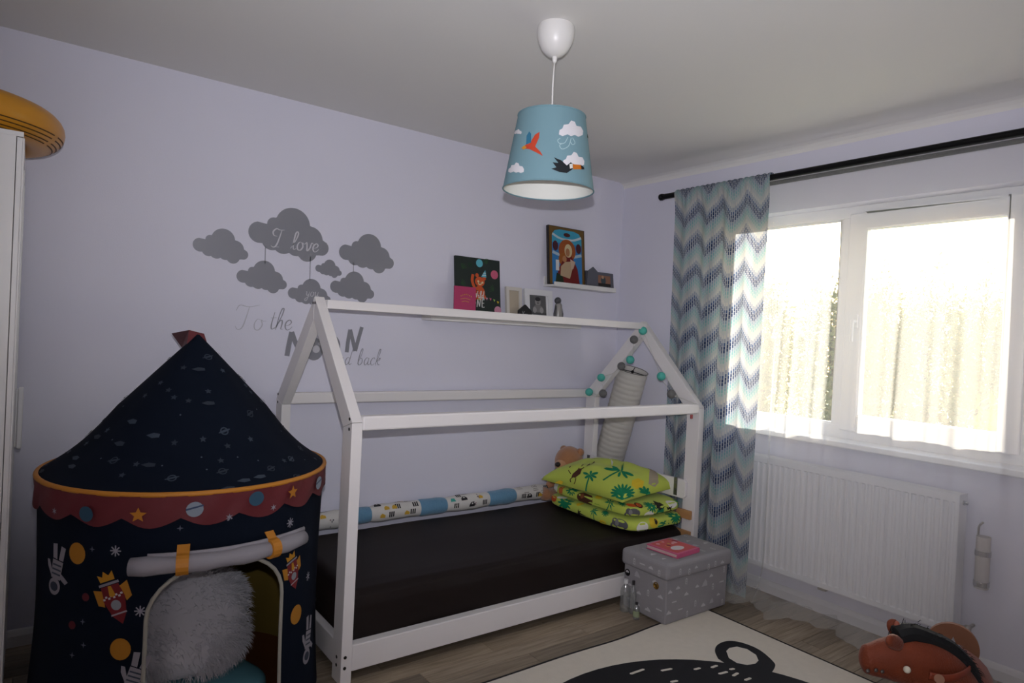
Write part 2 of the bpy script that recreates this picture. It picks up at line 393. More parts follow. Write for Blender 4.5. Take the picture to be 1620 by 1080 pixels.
hd = MB().box((FX0-0.034, hp.y-0.013, hp.z-0.035), (FX0-0.022, hp.y+0.013, hp.z+0.035))
hd.cyl((FX0-0.03, hp.y, hp.z), (FX0-0.062, hp.y, hp.z), 0.009)
hd.tube([(FX0-0.060, hp.y, hp.z+0.005), (FX0-0.064, hp.y, hp.z-0.03), (FX0-0.062, hp.y, hp.z-0.11)], [0.011, 0.010, 0.008], 10).build('window_handle', m_pvc, sash, bevel=0.002)
quick('window_sill', (-0.055, -2.50, 0.902), (FX0, -0.855, 0.934), m_pvc, win, 0.006)

# ------------------------------------------------------------------ outside
m_grass = mat('garden_grass', '#8a9a5a', 0.9, var=0.2, vscale=2)
m_leafA = mat('tree_leaf', '#8b8a5a', 0.6, var=0.18, vscale=0.7, trans=0.4)
m_leafB = mat('shrub_leaf', '#b0b84a', 0.6, var=0.2, vscale=2, trans=0.4)
m_bark = mat('tree_bark', '#5e5040', 0.9, bump=0.4, bscale=30)
struct(quick('ground_outside', (0.5, -40, -3.3), (70, 40, -3.0), m_grass, bevel=0))
def leaf_crown(name, c, r, n, size, mt, parent, seed):
    rr = random.Random(seed); mb = MB(); c = Vector(c)
    for _ in range(n):
        d = Vector((rr.gauss(0, 1), rr.gauss(0, 1), rr.gauss(0, 1))).normalized(); k = rr.uniform(0.55, 1.0)*(0.9+0.18*math.sin(5*d.x+seed)*math.cos(4*d.y))
        p = c+Vector((d.x*r[0]*k, d.y*r[1]*k, d.z*r[2]*k))
        a = Vector((rr.gauss(0, 1), rr.gauss(0, 1), rr.gauss(0, 1))).normalized(); b = a.cross(d).normalized(); s = size*rr.uniform(.6, 1.4)
        mb.add([p-a*s, p+b*s*.45, p+a*s, p-b*s*.45], [(0, 1, 2, 3)])
    return mb.build(name, mt, parent, weld=False)
def tree(x, y, h, r, seed, label):
    t = thing('tree', (x, y, -3.0), label, 'tree', 'trees beyond the window')
    MB().tube([(x, y, -3.0), (x+.1, y, -3+h*.35), (x-.1, y+.1, -3+h*.75)], [.16, .12, .05], 8).build('trunk', m_bark, t, smooth=True)
    leaf_crown('crown', (x, y, -3+h*0.58), (r, r, h*0.42), 9000, 0.070, m_leafA, t, seed)
for i, (px, dist, tp) in enumerate(((1100, 17, 416), (1215, 20, 416), (1330, 16.5, 414), (1395, 21, 411), (1480, 16.5, 413), (1560, 21, 418), (1640, 16.5, 420), (1735, 21, 416))):
    p = PT(px, tp, dist)
    tree(p.x, p.y, p.z+3.0, 1.25, 10+i, 'leafy tree in the row beyond the window, seen through the sheer curtain')
p = PT(1568, 640, 7.0)
t = thing('shrub', (p.x, p.y, -3.0), 'bright yellow-green tall shrub outside close to the opening window sash', 'shrub')
MB().tube([(p.x, p.y, -3), (p.x, p.y+.05, p.z-.3)], [.05, .02], 8).build('stem', m_bark, t, smooth=True)
leaf_crown('foliage', (p.x+.1, p.y-.15, p.z-0.45), (.45, .45, .75), 900, 0.07, m_leafB, t, 77)

# ------------------------------------------------------------------ house bed
m_bed = mat('white_bed_paint', '#e6e2e2', 0.42, var=0.015, vscale=4, bump=0.05, bscale=40, stretch=(1, 12, 12))
m_bolt = mat('bolt_dark_metal', '#3a3632', 0.35, 0.8)
m_pine = mat('raw_pine', '#b98a5c', 0.6, var=0.12, vscale=6, stretch=(1, 1, 8))
BX0, BX1, BY0, BY1, TK = -2.445, -0.262, -1.0, -0.035, 0.045
YA, ZA = -0.5175, 1.535
bed = thing('house_bed', (-1.35, -0.52, 0), 'white wooden house-shaped bed frame with pitched roof beams', 'bed')
for x0 in (BX0, BX1-TK):
    for s, y0 in ((1, BY0), (-1, BY1)):
        yi = y0+s*0.09
        MB().prism([(y0, 0), (yi, 0), (yi, 1.003), (y0, 1.032)], 'x', x0, x0+TK).build('corner_post', m_bed, bed, bevel=0.0025)
        MB().prism([(y0, 1.0335), (yi, 1.0045), (YA-s*0.0005, ZA-0.105), (YA-s*0.0005, ZA)], 'x', x0, x0+TK).build('rafter', m_bed, bed, bevel=0.0025)
quick('ridge_beam', (BX0+TK, YA-0.045, 1.482), (BX1-TK, YA+0.045, 1.522), m_bed, bed, 0.003)
for y0 in (BY0, BY1-TK):
    quick('eave_rail', (BX0+TK, y0, 0.999), (BX1-TK, y0+TK, 1.057), m_bed, bed, 0.008)
    quick('side_rail', (BX0+TK, y0, 0.048), (BX1-TK, y0+TK, 0.152), m_bed, bed, 0.004)
for x0 in (BX0+0.005, BX1-TK+.005):
    quick('end_rail', (x0, BY0+0.09, 0.048), (x0+0.035, BY1-0.09, 0.152), m_bed, bed, 0.004)
for k in range(13):
    x = BX0+0.12+k*0.157
    quick('slat', (x, BY0+TK, 0.09), (x+0.07, BY1-TK, 0.108), m_pine, bed, 0.002)
eb = MB().prism([(-0.93, 0.488), (-0.945, 0.505), (-0.945, 0.585), (-0.93, 0.600), (-0.10, 0.600), (-0.10, 0.488)], 'x', BX1-TK-0.0245, BX1-TK-0.001).build('end_board', m_bed, bed, bevel=0.004)
for yv in (-0.875, -0.118):
    mb = MB().box((BX1-TK-0.029, yv-0.012, 0.50), (BX1-TK-0.025, yv+0.012, 0.605)); mb.cyl((BX1-TK-0.036, yv, 0.535), (BX1-TK-0.027, yv, 0.535), 0.006, 10)
    mb.cyl((BX1-TK-0.036, yv, 0.575), (BX1-TK-0.027, yv, 0.575), 0.006, 10).build('board_bracket', mat('bracket_steel', '#8d8d90', .35, .9), bed)
MB().cyl((BX1-TK-0.03, -0.885, 0.49), (BX1-TK-0.03, -0.885, 0.40), 0.006, 8).build('bracket_rod', mat('bracket_steel', '#8d8d90', .35, .9), bed)
for z0, z1 in ((0.375, 0.425), (0.265, 0.305)):
    quick('pine_block', (BX1-TK-0.022, -0.985, z0), (BX1-TK-0.001, -0.84, z1), m_pine, bed, 0.002)
def bolt(p, n, r=0.0065):
    p = Vector(p); n = Vector(n)
    MB().tube([p-n*0.002, p+n*0.002, p+n*0.0025], [r, r, r*.5], 12).build('bolt', m_bolt, bed)
for px, py in ((546, 1040), (545, 1057)):
    q = PY(px, py, BY0); bolt(q, (0, -1, 0))
for yv, zv in ((-0.955, .10), (-0.955, .068), (-0.975, 1.045), (-0.975, 1.005), (-0.06, 1.05), (-0.06, 1.01), (YA-.012, ZA-.03), (YA+.012, ZA-.03)):
    bolt((BX0, yv, zv), (-1, 0, 0))
for px, py in ((1017, 511),): bolt((BX1-TK, YA-.02, ZA-.03), (-1, 0, 0), 0.004)
q = PY(1096, 659, BY0)
MB().box((q.x-0.009, BY0+0.006, q.z-0.012), (q.x+0.008, BY0+0.012, q.z+0.011)).build('red_tag', mat('red_tag', '#a04a4a', .6), bed)

# mattress in a dark sheet
m_sheet = mat('dark_brown_sheet', '#1d1513', 0.6, bump=0.10, bscale=14, spec=0.2)
MX0, MX1, MY0, MY1, MZ0, MZ1 = BX0+0.052, BX1-TK-0.030, BY0+0.048, BY1-0.05, 0.109, 0.334
def mattress_pt(u, v):
    # u round the edge and over the top, v along the length
    x = MX0+(MX1-MX0)*v
    prof = [(MY0+.004, MZ0), (MY0, MZ0+.04), (MY0-.004, .2), (MY0+.002, MZ1-.06), (MY0+.018, MZ1-.022), (MY0+.05, MZ1-.004), (MY0+.12, MZ1), (-.7, MZ1+.001), (-.5, MZ1+.003), (-.3, MZ1+.001), (MY1-.08, MZ1), (MY1-.02, MZ1-.02), (MY1, MZ1-.07), (MY1, MZ0)]
    t = u*(len(prof)-1); i = min(int(t), len(prof)-2); k = t-i
    y = prof[i][0]*(1-k)+prof[i+1][0]*k; z = prof[i][1]*(1-k)+prof[i+1][1]*k
    front = max(0, 1-abs(u-0.22)/0.16)
    wv = 0.0045*math.sin(x*9+z*26+1.2*math.sin(x*4))+0.003*math.sin(x*21+z*40)
    y += wv*front*(-1); z += 0.003*math.sin(x*6+y*5)*(1 if 0.35 < u < 0.8 else 0)
    if u < .16: y -= .003*math.sin(x*7)
    e = min(v, 1-v)
    if e < 0.012: z -= (0.012-e)*1.6 if u > .2 else 0
    return (x, max(min(y, 0.0), BY0+TK+0.0005), z)
mb = MB().grid(mattress_pt, 78, 120)
nu = 79
mb.f.append(tuple(range(0, nu))[::-1]); mb.mi.append(0); mb.f.append(tuple(range(120*nu, 121*nu))); mb.mi.append(0)
tag(mb.build('mattress', m_sheet, smooth=True), 'mattress in a dark brown fitted sheet lying in the house bed', 'mattress')

# bed bumper along the wall
m_bumpw = mat('bumper_cotton', '#d3d0cc', 0.8, bump=0.25, bscale=25)
m_minky = mat('blue_minky', '#5f8cab', 0.8, bump=0.9, bscale=70, sheen=0.3)
bumper = thing('bed_bumper', (-1.5, -0.085, MZ1), 'long rolled bed bumper in white printed cotton and blue dimpled patches along wall', 'bumper')
BR = 0.046; BYC = -0.085
def bump_x(px): return PY(px, 800, -0.11).x
cuts = [BX0+0.06]+[bump_x(v) for v in (541, 588, 665, 706, 773, 815, 869)]
def bump_pt(x, a, r):
    w_ = 1+0.05*math.sin(x*23)+0.03*math.sin(x*51+a*2)
    return (x, BYC+0.006*math.sin(x*6)+math.cos(a)*r*w_, MZ1+0.004+BR*0.97+math.sin(a)*r*w_)
for i in range(7):
    a, b = cuts[i], cuts[i+1]; blue = i % 2 == 1
    def fn(u, v, a=a, b=b):
        x = a+(b-a)*v; r = BR*(0.93 if v in (0, 1) else 1.0)
        if (i == 0 and v == 0) or (i == 6 and v == 1): r = 0.02
        return bump_pt(x, 2*math.pi*u, r)
    seg = MB().grid(fn, 20, 12, cu=True).build('blue_segment' if blue else 'printed_segment', m_minky if blue else m_bumpw, bumper, smooth=True)
    if not blue:
        pr = Print(); rr = random.Random(i+3); x = a+0.02
        while x < b-0.05:
            k = rr.choice(['bars', 'bars', 'teal', 'grid', 'car', 'dots', 'yel'])
            v0 = rr.choice([-0.02, 0.02, 0.045, 0.07]); 
            if k == 'bars':
                for q in range(3): pr.quad([(x+q*.012, v0), (x+q*.012+.008, v0), (x+q*.012+.008, v0+.028), (x+q*.012, v0+.028)], '#1c1b1e')
            elif k == 'teal': pr.poly([(x, v0), (x+.035, v0), (x+.028, v0+.02), (x+.006, v0+.022)], '#3f9f95')
            elif k == 'grid':
                for q in range(4): pr.stroke([(x+q*.012, v0), (x+q*.012, v0+.036)], .0025, '#7b746c'); pr.stroke([(x, v0+q*.012), (x+.036, v0+q*.012)], .004, '#7b746c')
            elif k == 'car': pr.poly([(x, v0), (x+.04, v0), (x+.04, v0+.012), (x+.028, v0+.026), (x+.012, v0+.026), (x, v0+.012)], '#262428', holes=[[(x+.014, v0+.014), (x+.027, v0+.014), (x+.025, v0+.022), (x+.016, v0+.022)]])
            elif k == 'dots':
                for q in range(4): pr.poly(circ(x+rr.uniform(0, .03), v0+rr.uniform(-.01, .03), .004, n=8), rr.choice(['#8a6a72', '#55525c']))
            else: pr.poly([(x, v0), (x+.03, v0), (x+.03, v0+.014), (x+.012, v0+.024), (x, v0+.014)], '#c9a13c')
            x += rr.uniform(.016, .03)
        def mp(u, v, h): return bump_pt(u, math.pi*1.18-(v+0.03)/BR, BR+h+.001)
        pr.build('print', mp, seg)

# ------------------------------------------------------------------ folded duvet and pillow
m_lime = mat('lime_cotton', '#b9c94f', 0.75, var=0.03, vscale=5, bump=0.25, bscale=16, sheen=0.1)
G = '#0f7a52'; GREY = '#57575a'; BRN = '#4a2a1a'; ORG = '#c8551f'; YEL = '#d8bb2e'; WHT = '#dcdcd4'; BLK = '#231e1b'
def monstera(pr, x, y, r, rot, c=G):
    pr.poly([(x+math.cos(rot+a)*r*k*1.0, y+math.sin(rot+a)*r*k*.85) for a, k in ((2*math.pi*i/36, 1.0 if i % 3 else 0.55) for i in range(36))], c)
def palm(pr, x, y, s, rot):
    def R_(p): return (x+s*(p[0]*math.cos(rot)-p[1]*math.sin(rot)), y+s*(p[0]*math.sin(rot)+p[1]*math.cos(rot)))
    pr.stroke([R_((0, -1.6)), R_((.1, -.8)), R_((0, 0))], s*.16, G)
    for a in (10, 60, 120, 170, 215, -35):
        ar = math.radians(a); pr.poly([R_((0, 0)), R_((.45*math.cos(ar)-.14*math.sin(ar), .45*math.sin(ar)+.14*math.cos(ar))), R_((math.cos(ar), math.sin(ar)-.1)), R_((.45*math.cos(ar)+.14*math.sin(ar), .45*math.sin(ar)-.14*math.cos(ar)))], G)
def elephant(pr, x, y, s):
    pr.poly(circ(x, y, s, s*.7), GREY); pr.poly(circ(x-s*.9, y+s*.15, s*.5), GREY); pr.poly(circ(x-s*.6, y+s*.1, s*.3, s*.4), '#7d7d7c', 1)
    pr.stroke([(x-s*1.2, y), (x-s*1.5, y-s*.4), (x-s*1.25, y-s*.7)], s*.3, GREY); pr.poly([(x-.5*s, y-s), (x-.1*s, y-s), (x-.1*s, y-.3*s), (x-.5*s, y-.3*s)], GREY); pr.poly([(x+.3*s, y-s), (x+.7*s, y-s), (x+.7*s, y-.3*s), (x+.3*s, y-.3*s)], GREY)
def lion(pr, x, y, s):
    pr.poly(circ(x-s*1.3, y, s*1.2, s*.45), ORG); pr.poly(circ(x, y, s*.75, n=16), BRN, 1); pr.poly(circ(x, y-s*.05, s*.48, n=14), ORG, 2); pr.poly(circ(x, y-s*.1, s*.14, n=8), BLK, 3)
def monkey(pr, x, y, s):
    pr.poly(circ(x, y, s*.8, s*.4, rot=.7), BRN); pr.stroke([(x-.5*s, y-.4*s), (x-.9*s, y-.9*s)], s*.1, BRN); pr.stroke([(x-.2*s, y-.4*s), (x-.5*s, y-1.1*s)], s*.1, BRN)
    pr.stroke([(x-.5*s, y-.2*s), (x-1.2*s, y+.1*s), (x-.9*s, y+.8*s), (x-.1*s, y+.9*s)], s*.09, BRN); pr.stroke([(x+.4*s, y+.4*s), (x+1.1*s, y+1.3*s)], s*.1, BRN); pr.stroke([(x+.7*s, y+.3*s), (x+1.5*s, y+1.1*s)], s*.1, BRN)
def superell(c, r, e1, e2, rot=0.0, wob=0.0, seed=0.0, tilt=None):
    c = Vector(c)
    def sg(v, e): return math.copysign(abs(v)**e, v)
    def fn(th, ph):     # th round, ph -pi/2..pi/2
        x = sg(math.cos(ph), e1)*sg(math.cos(th), e2)*r[0]; y_ = sg(math.cos(ph), e1)*sg(math.sin(th), e2)*r[1]; z = sg(math.sin(ph), e1)*r[2]
        k = 1+wob*(math.sin(5*x/r[0]+seed)*math.cos(4*y_/r[1]+2*seed)+.6*math.sin(11*y_/r[1]+7*x/r[0]+seed))
        p = Vector((x*(1+.3*(k-1)), y_*(1+.3*(k-1)), z*k))
        p = Matrix.Rotation(rot, 3, 'Z') @ p
        if tilt: p = Matrix.Rotation(tilt[0], 3, 'X') @ Matrix.Rotation(tilt[1], 3, 'Y') @ p
        return c+p
    return fn
def surf_map(fn, eps=1e-3):
    def mp(u, v, h):
        p = fn(u, v); a = fn(u+eps, v)-p; b = fn(u, v+eps)-p; n = a.cross(b)
        if n.length < 1e-12: n = Vector((0, 0, 1))
        return p+n.normalized()*h
    return mp
def slab_len(fn, r, e1):
    N_ = 1600; th = [2*math.pi*i/N_ for i in range(N_+1)]; cum = [0.0]; pv = fn(th[0], 0.0)
    for t_ in th[1:]:
        q_ = fn(t_, 0.0); cum.append(cum[-1]+(q_-pv).length); pv = q_
    i0 = int(N_*0.625); base_l = cum[i0]; tot = cum[-1]
    ph = [-1.5+3.0*i/600 for i in range(601)]; rz = r[2]; rr_ = min(r[0], r[1])
    pc_ = [(abs(math.cos(p_))**e1*rr_, math.copysign(abs(math.sin(p_))**e1, p_)*rz) for p_ in ph]; pl = [0.0]
    for a_, b_ in zip(pc_[:-1], pc_[1:]): pl.append(pl[-1]+math.hypot(b_[0]-a_[0], b_[1]-a_[1]))
    mid = pl[300]
    import bisect
    def inv(tab, vals, q_):
        j = min(max(bisect.bisect_left(tab, q_), 1), len(tab)-1); d_ = tab[j]-tab[j-1] or 1e-9
        return vals[j-1]+(vals[j]-vals[j-1])*(q_-tab[j-1])/d_
    sm = surf_map(fn, 4e-3)
    return lambda u, v, h: sm(inv(cum, th, (base_l+u) % tot), inv(pl, ph, v+mid), h)
def slab(name, fn, mt, parent, nu=72, nv=28):
    def g(u, v):
        return fn(2*math.pi*u, -math.pi/2+math.pi*v)
    return MB().grid(g, nu, nv, cu=True).build(name, mt, parent, smooth=True)
duv = thing('folded_duvet', (-0.54, -0.59, MZ1), 'folded lime green duvet with jungle animal and palm print on bed', 'duvet')
layers = [((-0.555, -0.585, MZ1+0.044), (0.235, 0.375, 0.037), 0.0, 0.3), ((-0.540, -0.575, MZ1+0.116), (0.230, 0.362, 0.034), 0.02, 1.7)]
for k, (c, r, rot, sd_) in enumerate(layers):
    fn = superell(c, r, 0.42, 0.32, rot, 0.03, sd_)
    o = slab('duvet_fold', fn, m_lime, duv)
    pr = Print(0.02)
    mp = slab_len(fn, r, 0.42)
    # u: metres round the slab from its front room-side corner (negative: along the long side facing the room), v: metres up the side
    if k == 0:
        monstera(pr, -.52, .012, .062, 0.4); elephant(pr, -.05, .002, .044); palm(pr, -.27, .026, .046, .3); pr.poly(circ(.080, -.004, .040, .030), WHT); pr.poly(circ(.175, .014, .044, .030), YEL); pr.poly(circ(.19, .016, .018, .016), BLK, 1)
        pr.poly(circ(.115, -.030, .030, .014), BLK); monstera(pr, .26, -.01, .044, .3); monstera(pr, .36, .02, .048, .6); pr.poly(circ(-.64, .012, .040, .018), ORG); pr.poly(circ(.43, .01, .020, .020), ORG)
        pr.poly(circ(-.40, .045, .032, .022), YEL); monstera(pr, -.17, .046, .034, 1.2); pr.poly(circ(-.60, .045, .03, .02), WHT); pr.poly(star(-.36, -.012, .026, 7, .4), BLK); pr.poly(circ(-.18, -.018, .026, .014), YEL)
    else:
        pr.poly(circ(-.355, .002, .056, .040), BRN); pr.poly(circ(-.35, .014, .022, .016), '#7a4526', 1); palm(pr, -.14, .026, .044, -.5); pr.poly(circ(-.64, .004, .044, .028), WHT); pr.poly(circ(-.56, .006, .020, .030), '#c06a32')
        elephant(pr, .02, -.002, .034); lion(pr, .065, .048, .034); monstera(pr, .145, .030, .044, .2); pr.poly(star(.22, .022, .044, 7, .4), BLK); pr.poly(circ(.12, -.016, .036, .018), WHT); pr.poly(circ(.33, .02, .042, .024), WHT); monstera(pr, .21, -.020, .036, .9); pr.poly(star(.295, -.012, .036, 7, .4), BLK); monstera(pr, -.47, .03, .044, .2); pr.poly(circ(-.25, .045, .034, .022), YEL); monstera(pr, -.05, .052, .034, .8); pr.poly(circ(-.24, -.016, .030, .014), '#8fae3a'); monstera(pr, .41, .01, .034, .2)
    pr.build('print', mp, o, 0.0018)
# pillow lying on top
pil = thing('pillow', (-0.545, -0.525, MZ1+0.15), 'lime green pillow with palm leaf and monkey print on folded duvet', 'pillow')
PC = Vector((-0.545, -0.525, MZ1+0.182)); PRX, PRY = 0.262, 0.335
ptilt = Matrix.Rotation(math.radians(0), 3, 'X') @ Matrix.Rotation(math.radians(-3), 3, 'Y') @ Matrix.Rotation(math.radians(4), 3, 'Z')
def pillow_top(u, v, sgn=1):
    e = max(0.0, (1-abs(u)**2.6))*max(0.0, (1-abs(v)**2.6))
    z = 0.132*e**0.46
    pin = 1-0.07*(1-abs(v))*abs(u)**3*0-0.06*(1-v*v)*0
    x = u*PRX*(1-0.07*(1-v*v)*1.0*abs(u)); y_ = v*PRY*(1-0.06*(1-u*u)*abs(v))
    wr = 0.006*math.sin(9*u+4*v)*e+0.004*math.sin(14*v-3*u)*e
    return PC+ptilt @ Vector((x, y_, sgn*(z*(1 if sgn > 0 else .18))+wr*(1 if sgn > 0 else .3)))
mb = MB()
mb.grid(lambda a, b: pillow_top(2*a-1, 2*b-1, 1), 40, 48); mb.grid(lambda a, b: pillow_top(2*a-1, 2*b-1, -1), 40, 48)
pc = mb.build('pillow_case', m_lime, pil, smooth=True)
pr = Print(0.07)
# pillow coordinates: u across the bed's length (x), v across its width (y)
def pil_uv(px, py):
    best = None
    for it in range(3):
        rng = [(-.98+.04*i, -.98+.04*j) for i in range(50) for j in range(50)] if it == 0 else [(best[1]+(i-5)*st, best[2]+(j-5)*st) for i in range(11) for j in range(11)]
        for u, v in rng:
            q = pillow_top(u, v)-CAM; k = q.dot(fw); dd = (q.dot(rt)/k*F+W/2-px)**2+(q.dot(dn)/k*F+H/2-py)**2
            if best is None or dd < best[0]: best = (dd, u, v)
        st = .01 if it == 0 else .002
    return best[1], best[2]
A_ = lambda px, py: pil_uv(px, py)
def ipoly(pts, c, l=0): pr.poly([A_(*p) for p in pts], c, l)
def istroke(pts, wpx, c, l=0):
    # stroke in picture-plane pixels turned into surface points
    p = smooth_path(pts, 4); L_, R_ = [], []
    for i in range(len(p)):
        a = p[max(i-1, 0)]; b = p[min(i+1, len(p)-1)]; dx, dy = b[0]-a[0], b[1]-a[1]; l_ = math.hypot(dx, dy) or 1
        L_.append((p[i][0]-dy/l_*wpx/2, p[i][1]+dx/l_*wpx/2)); R_.append((p[i][0]+dy/l_*wpx/2, p[i][1]-dx/l_*wpx/2))
    for i in range(len(p)-1): pr.quad([A_(*L_[i]), A_(*L_[i+1]), A_(*R_[i+1]), A_(*R_[i])], c, l)
def ileaf(x0, y0, x1, y1, wpx, c=G):
    dx, dy = x1-x0, y1-y0; l_ = math.hypot(dx, dy); nx, ny = -dy/l_*wpx/2, dx/l_*wpx/2
    ipoly([(x0, y0), (x0+dx*.5+nx, y0+dy*.5+ny), (x0+dx*.85+nx*.8, y0+dy*.85+ny*.8), (x1, y1), (x0+dx*.85-nx*.8, y0+dy*.85-ny*.8), (x0+dx*.5-nx, y0+dy*.5-ny)], c)
for x1, y1 in ((922, 748), (936, 745), (947, 748), (944, 756), (938, 762), (925, 757)): ileaf(933, 751, x1, y1, 4)
istroke([(933, 752), (928, 768), (927, 780)], 2.2, G)
for x1, y1 in ((955, 741), (968, 738), (985, 742), (1003, 753), (993, 757), (978, 755)): ileaf(982, 745, x1, y1, 4.5)
istroke([(980, 745), (966, 752), (954, 760)], 2.2, G)
for k in range(11):
    a = math.radians(-200+k*22); ileaf(985, 782, 985+20*math.cos(a), 780+15*math.sin(a), 4.2)
ipoly([(976, 780), (985, 774), (996, 779), (998, 788), (984, 792), (974, 788)], G, 1)
for x1, y1 in ((1010, 771), (1018, 769), (1026, 772), (1029, 780), (1024, 787), (1012, 778)): ileaf(1022, 781, x1, y1, 4.5)
ipoly([(1000, 760), (1010, 757), (1019, 762), (1017, 771), (1006, 774), (999, 768)], YEL)
ipoly([(906, 750), (915, 742), (921, 741), (918, 750), (910, 756), (904, 755)], BRN)
istroke([(903, 750), (899, 742), (908, 735), (917, 735)], 1.3, BRN); istroke([(915, 742), (923, 735), (933, 730)], 1.3, BRN); istroke([(919, 743), (930, 736), (941, 731)], 1.3, BRN)
istroke([(906, 755), (902, 759), (903, 763)], 1.3, BRN); istroke([(911, 756), (910, 762), (908, 766)], 1.3, BRN)
ipoly([(877, 765), (886, 760), (891, 763), (888, 769), (879, 772)], YEL)
ipoly([(909, 778), (918, 781), (928, 783), (922, 787), (913, 785)], BRN)
ipoly([(1022, 752), (1036, 756), (1042, 764), (1036, 771), (1026, 766)], '#a59a86')
ipoly([(960, 732), (970, 731), (977, 734), (968, 737)], WHT)
pr.build('print', lambda u, v, h: pillow_top(u, v)+ptilt @ Vector((0, 0, h)), pc, 0.0025, 0.0008)

# ------------------------------------------------------------------ teddy bear
m_fur = mat('teddy_plush', '#a8744f', 0.95, var=0.12, vscale=60, bump=0.9, bscale=260, sheen=0.5)
m_fur2 = mat('teddy_muzzle', '#bd8d66', 0.95, var=0.08, vscale=60, bump=0.7, bscale=260, sheen=0.4)
m_nose = mat('teddy_nose', '#1c1210', 0.35)
hb = PY(900, 729, -0.175)
ted = thing('teddy_bear', (hb.x, -0.19, MZ1), 'light brown plush teddy bear sitting in the bed corner behind pillow', 'teddy bear')
MB().ell((hb.x+.015, -0.16, MZ1+0.117), (.092, .082, .105)).build('body', m_fur, ted, smooth=True)
hd = MB().ell(hb, (.098, .088, .098), 28, 18).build('head', m_fur, ted, smooth=True)
to_cam = (CAM-hb).normalized(); side = Vector((0, 0, 1)).cross(to_cam).normalized()
look = (to_cam*0.80 - side*0.55 - Vector((0, 0, .18))).normalized()
mz = hb+look*0.082+Vector((0, 0, -.014)); mu = MB().ell(mz, (.045, .045, .036)).build('muzzle', m_fur2, hd, smooth=True)
MB().ell(mz+look*0.040+Vector((0, 0, .010)), (.020, .020, .016)).build('nose', m_nose, hd, smooth=True)
MB().tube([mz+look*.035+side*.022-Vector((0, 0, .022)), mz+look*.044-Vector((0, 0, .026)), mz+look*.035-side*.022-Vector((0, 0, .022))], .0035, 6).build('mouth', m_nose, hd, smooth=True)
ls = Vector((0, 0, 1)).cross(look).normalized()
for s in (-1, 1):
    MB().ell(hb+look*.078+ls*s*.028+Vector((0, 0, .022)), .008, 12, 8).build('eye', m_nose, hd, smooth=True)
    MB().ell(hb+ls*s*.066-look*.03+Vector((0, 0, .064)), (.026, .026, .026)).build('ear', m_fur, hd, smooth=True)
    MB().tube([ted.location+Vector((0, 0, .16))+ls*s*.08, ted.location+Vector((0, 0, .09))+ls*s*.125+look*.03, ted.location+Vector((0, 0, .05))+ls*s*.11+look*.09], [.032, .034, .030], 12).build('arm', m_fur, ted, smooth=True)
    MB().tube([ted.location+Vector((0, 0, .045))+ls*s*.06+look*.04+Vector((0, 0, .006)), ted.location+Vector((0, 0, .042))+ls*s*.085+look*.12, ted.location+Vector((0, 0, .055))+ls*s*.09+look*.155], [.042, .040, .043], 12).build('leg', m_fur, ted, smooth=True)

# ------------------------------------------------------------------ cotton ball string lights on the far gable
m_teal = mat('teal_cotton_ball', '#4fb3a6', 0.7, bump=0.6, bscale=60)
m_gball = mat('grey_cotton_ball', '#6e6d6c', 0.75, bump=0.6, bscale=60)
m_wire = mat('clear_wire', '#c9c7c2', 0.4)
GX = BX1-TK-0.030
balls = [(932, 620, 't'), (954, 622, 'g'), (951, 597, 't'), (983, 579, 'g'), (997, 569, 't'), (1003, 537, 'g'), (1017, 523, 't'), (1046, 595, 't'), (1062, 623, 'g')]
pts = [PX(px, py, GX) for px, py, c in balls]
strl = thing('string_light', (GX, -0.5, pts[0].z), 'string of teal and grey cotton ball lights hung along the bed roof gable', 'string light')
path = []
for i, p_ in enumerate(pts):
    path.append(tuple(p_))
    if i < len(pts)-1:
        q = (p_+pts[i+1])/2; path.append((GX+.01, q.y, q.z-.012))
e = PX(1100, 640, GX); path.append((GX+.015, (pts[-1].y+e.y)/2, e.z+.02)); path.append((GX+.02, e.y, e.z))
MB().tube(smooth_path(path, 5), 0.0016, 6).build('wire', m_wire, strl, smooth=True)
for (px, py, c), p_ in zip(balls, pts):
    MB().ell(p_, 0.027, 18, 12).build('teal_ball' if c == 't' else 'grey_ball', m_teal if c == 't' else m_gball, strl, smooth=True)

# ------------------------------------------------------------------ leaning paper floor lamp in the corner
m_paper = mat('rice_paper', '#d8d4cd', 0.85, bump=0.25, bscale=90, trans=0.25)
m_black = mat('black_metal', '#141414', 0.4, 0.5)
FLX = -0.135
ta, tb = PX(978, 577, FLX), PX(1026, 594, FLX)
top = (ta+tb)/2+Vector((0, 0, .0)); rad = 0.105
botm = PX(962, 730, FLX); ax = (top-botm).normalized()
base_ = top+(botm-top)*((top.z-0.012)/(top.z-botm.z))
flt = thing('floor_lamp', (base_.x, base_.y, 0), 'tall white ribbed paper column lamp leaning in the corner behind bed', 'floor lamp')
top.x = FLX; ex = ax.cross(Vector((0, 1, 0))).normalized(); ey = ex.cross(ax).normalized()
Lh = (top-base_).length
def lamp_pt(u, v):
    a = 2*math.pi*u; s = v*Lh; ridge = 0.0035*abs(math.sin(math.pi*s/0.035)); rr_ = rad+ridge-0.004
    p = base_+ax*s+ex*(math.cos(a)*rr_)+ey*(math.sin(a)*rr_); p.z = max(p.z, 0.002); return p
MB().grid(lamp_pt, 28, 210, cu=True).build('paper_shade', m_paper, flt, smooth=True)
MB().tube([top+ex*(math.cos(a)*rad)+ey*(math.sin(a)*rad) for a in (2*math.pi*k/28 for k in range(29))], .0022, 6, cap=False).build('top_ring', mat('steel_wire', '#77736e', .4, .8), flt, smooth=True)
sp = MB()
for a in (0.4, 2.5, 4.5): sp.tube([top+ex*(math.cos(a)*rad)+ey*(math.sin(a)*rad)-ax*.004, top-ax*.012], .003, 6)
sp.ell(top-ax*.012, .011, 10, 8).build('spider', m_black, flt, smooth=True)
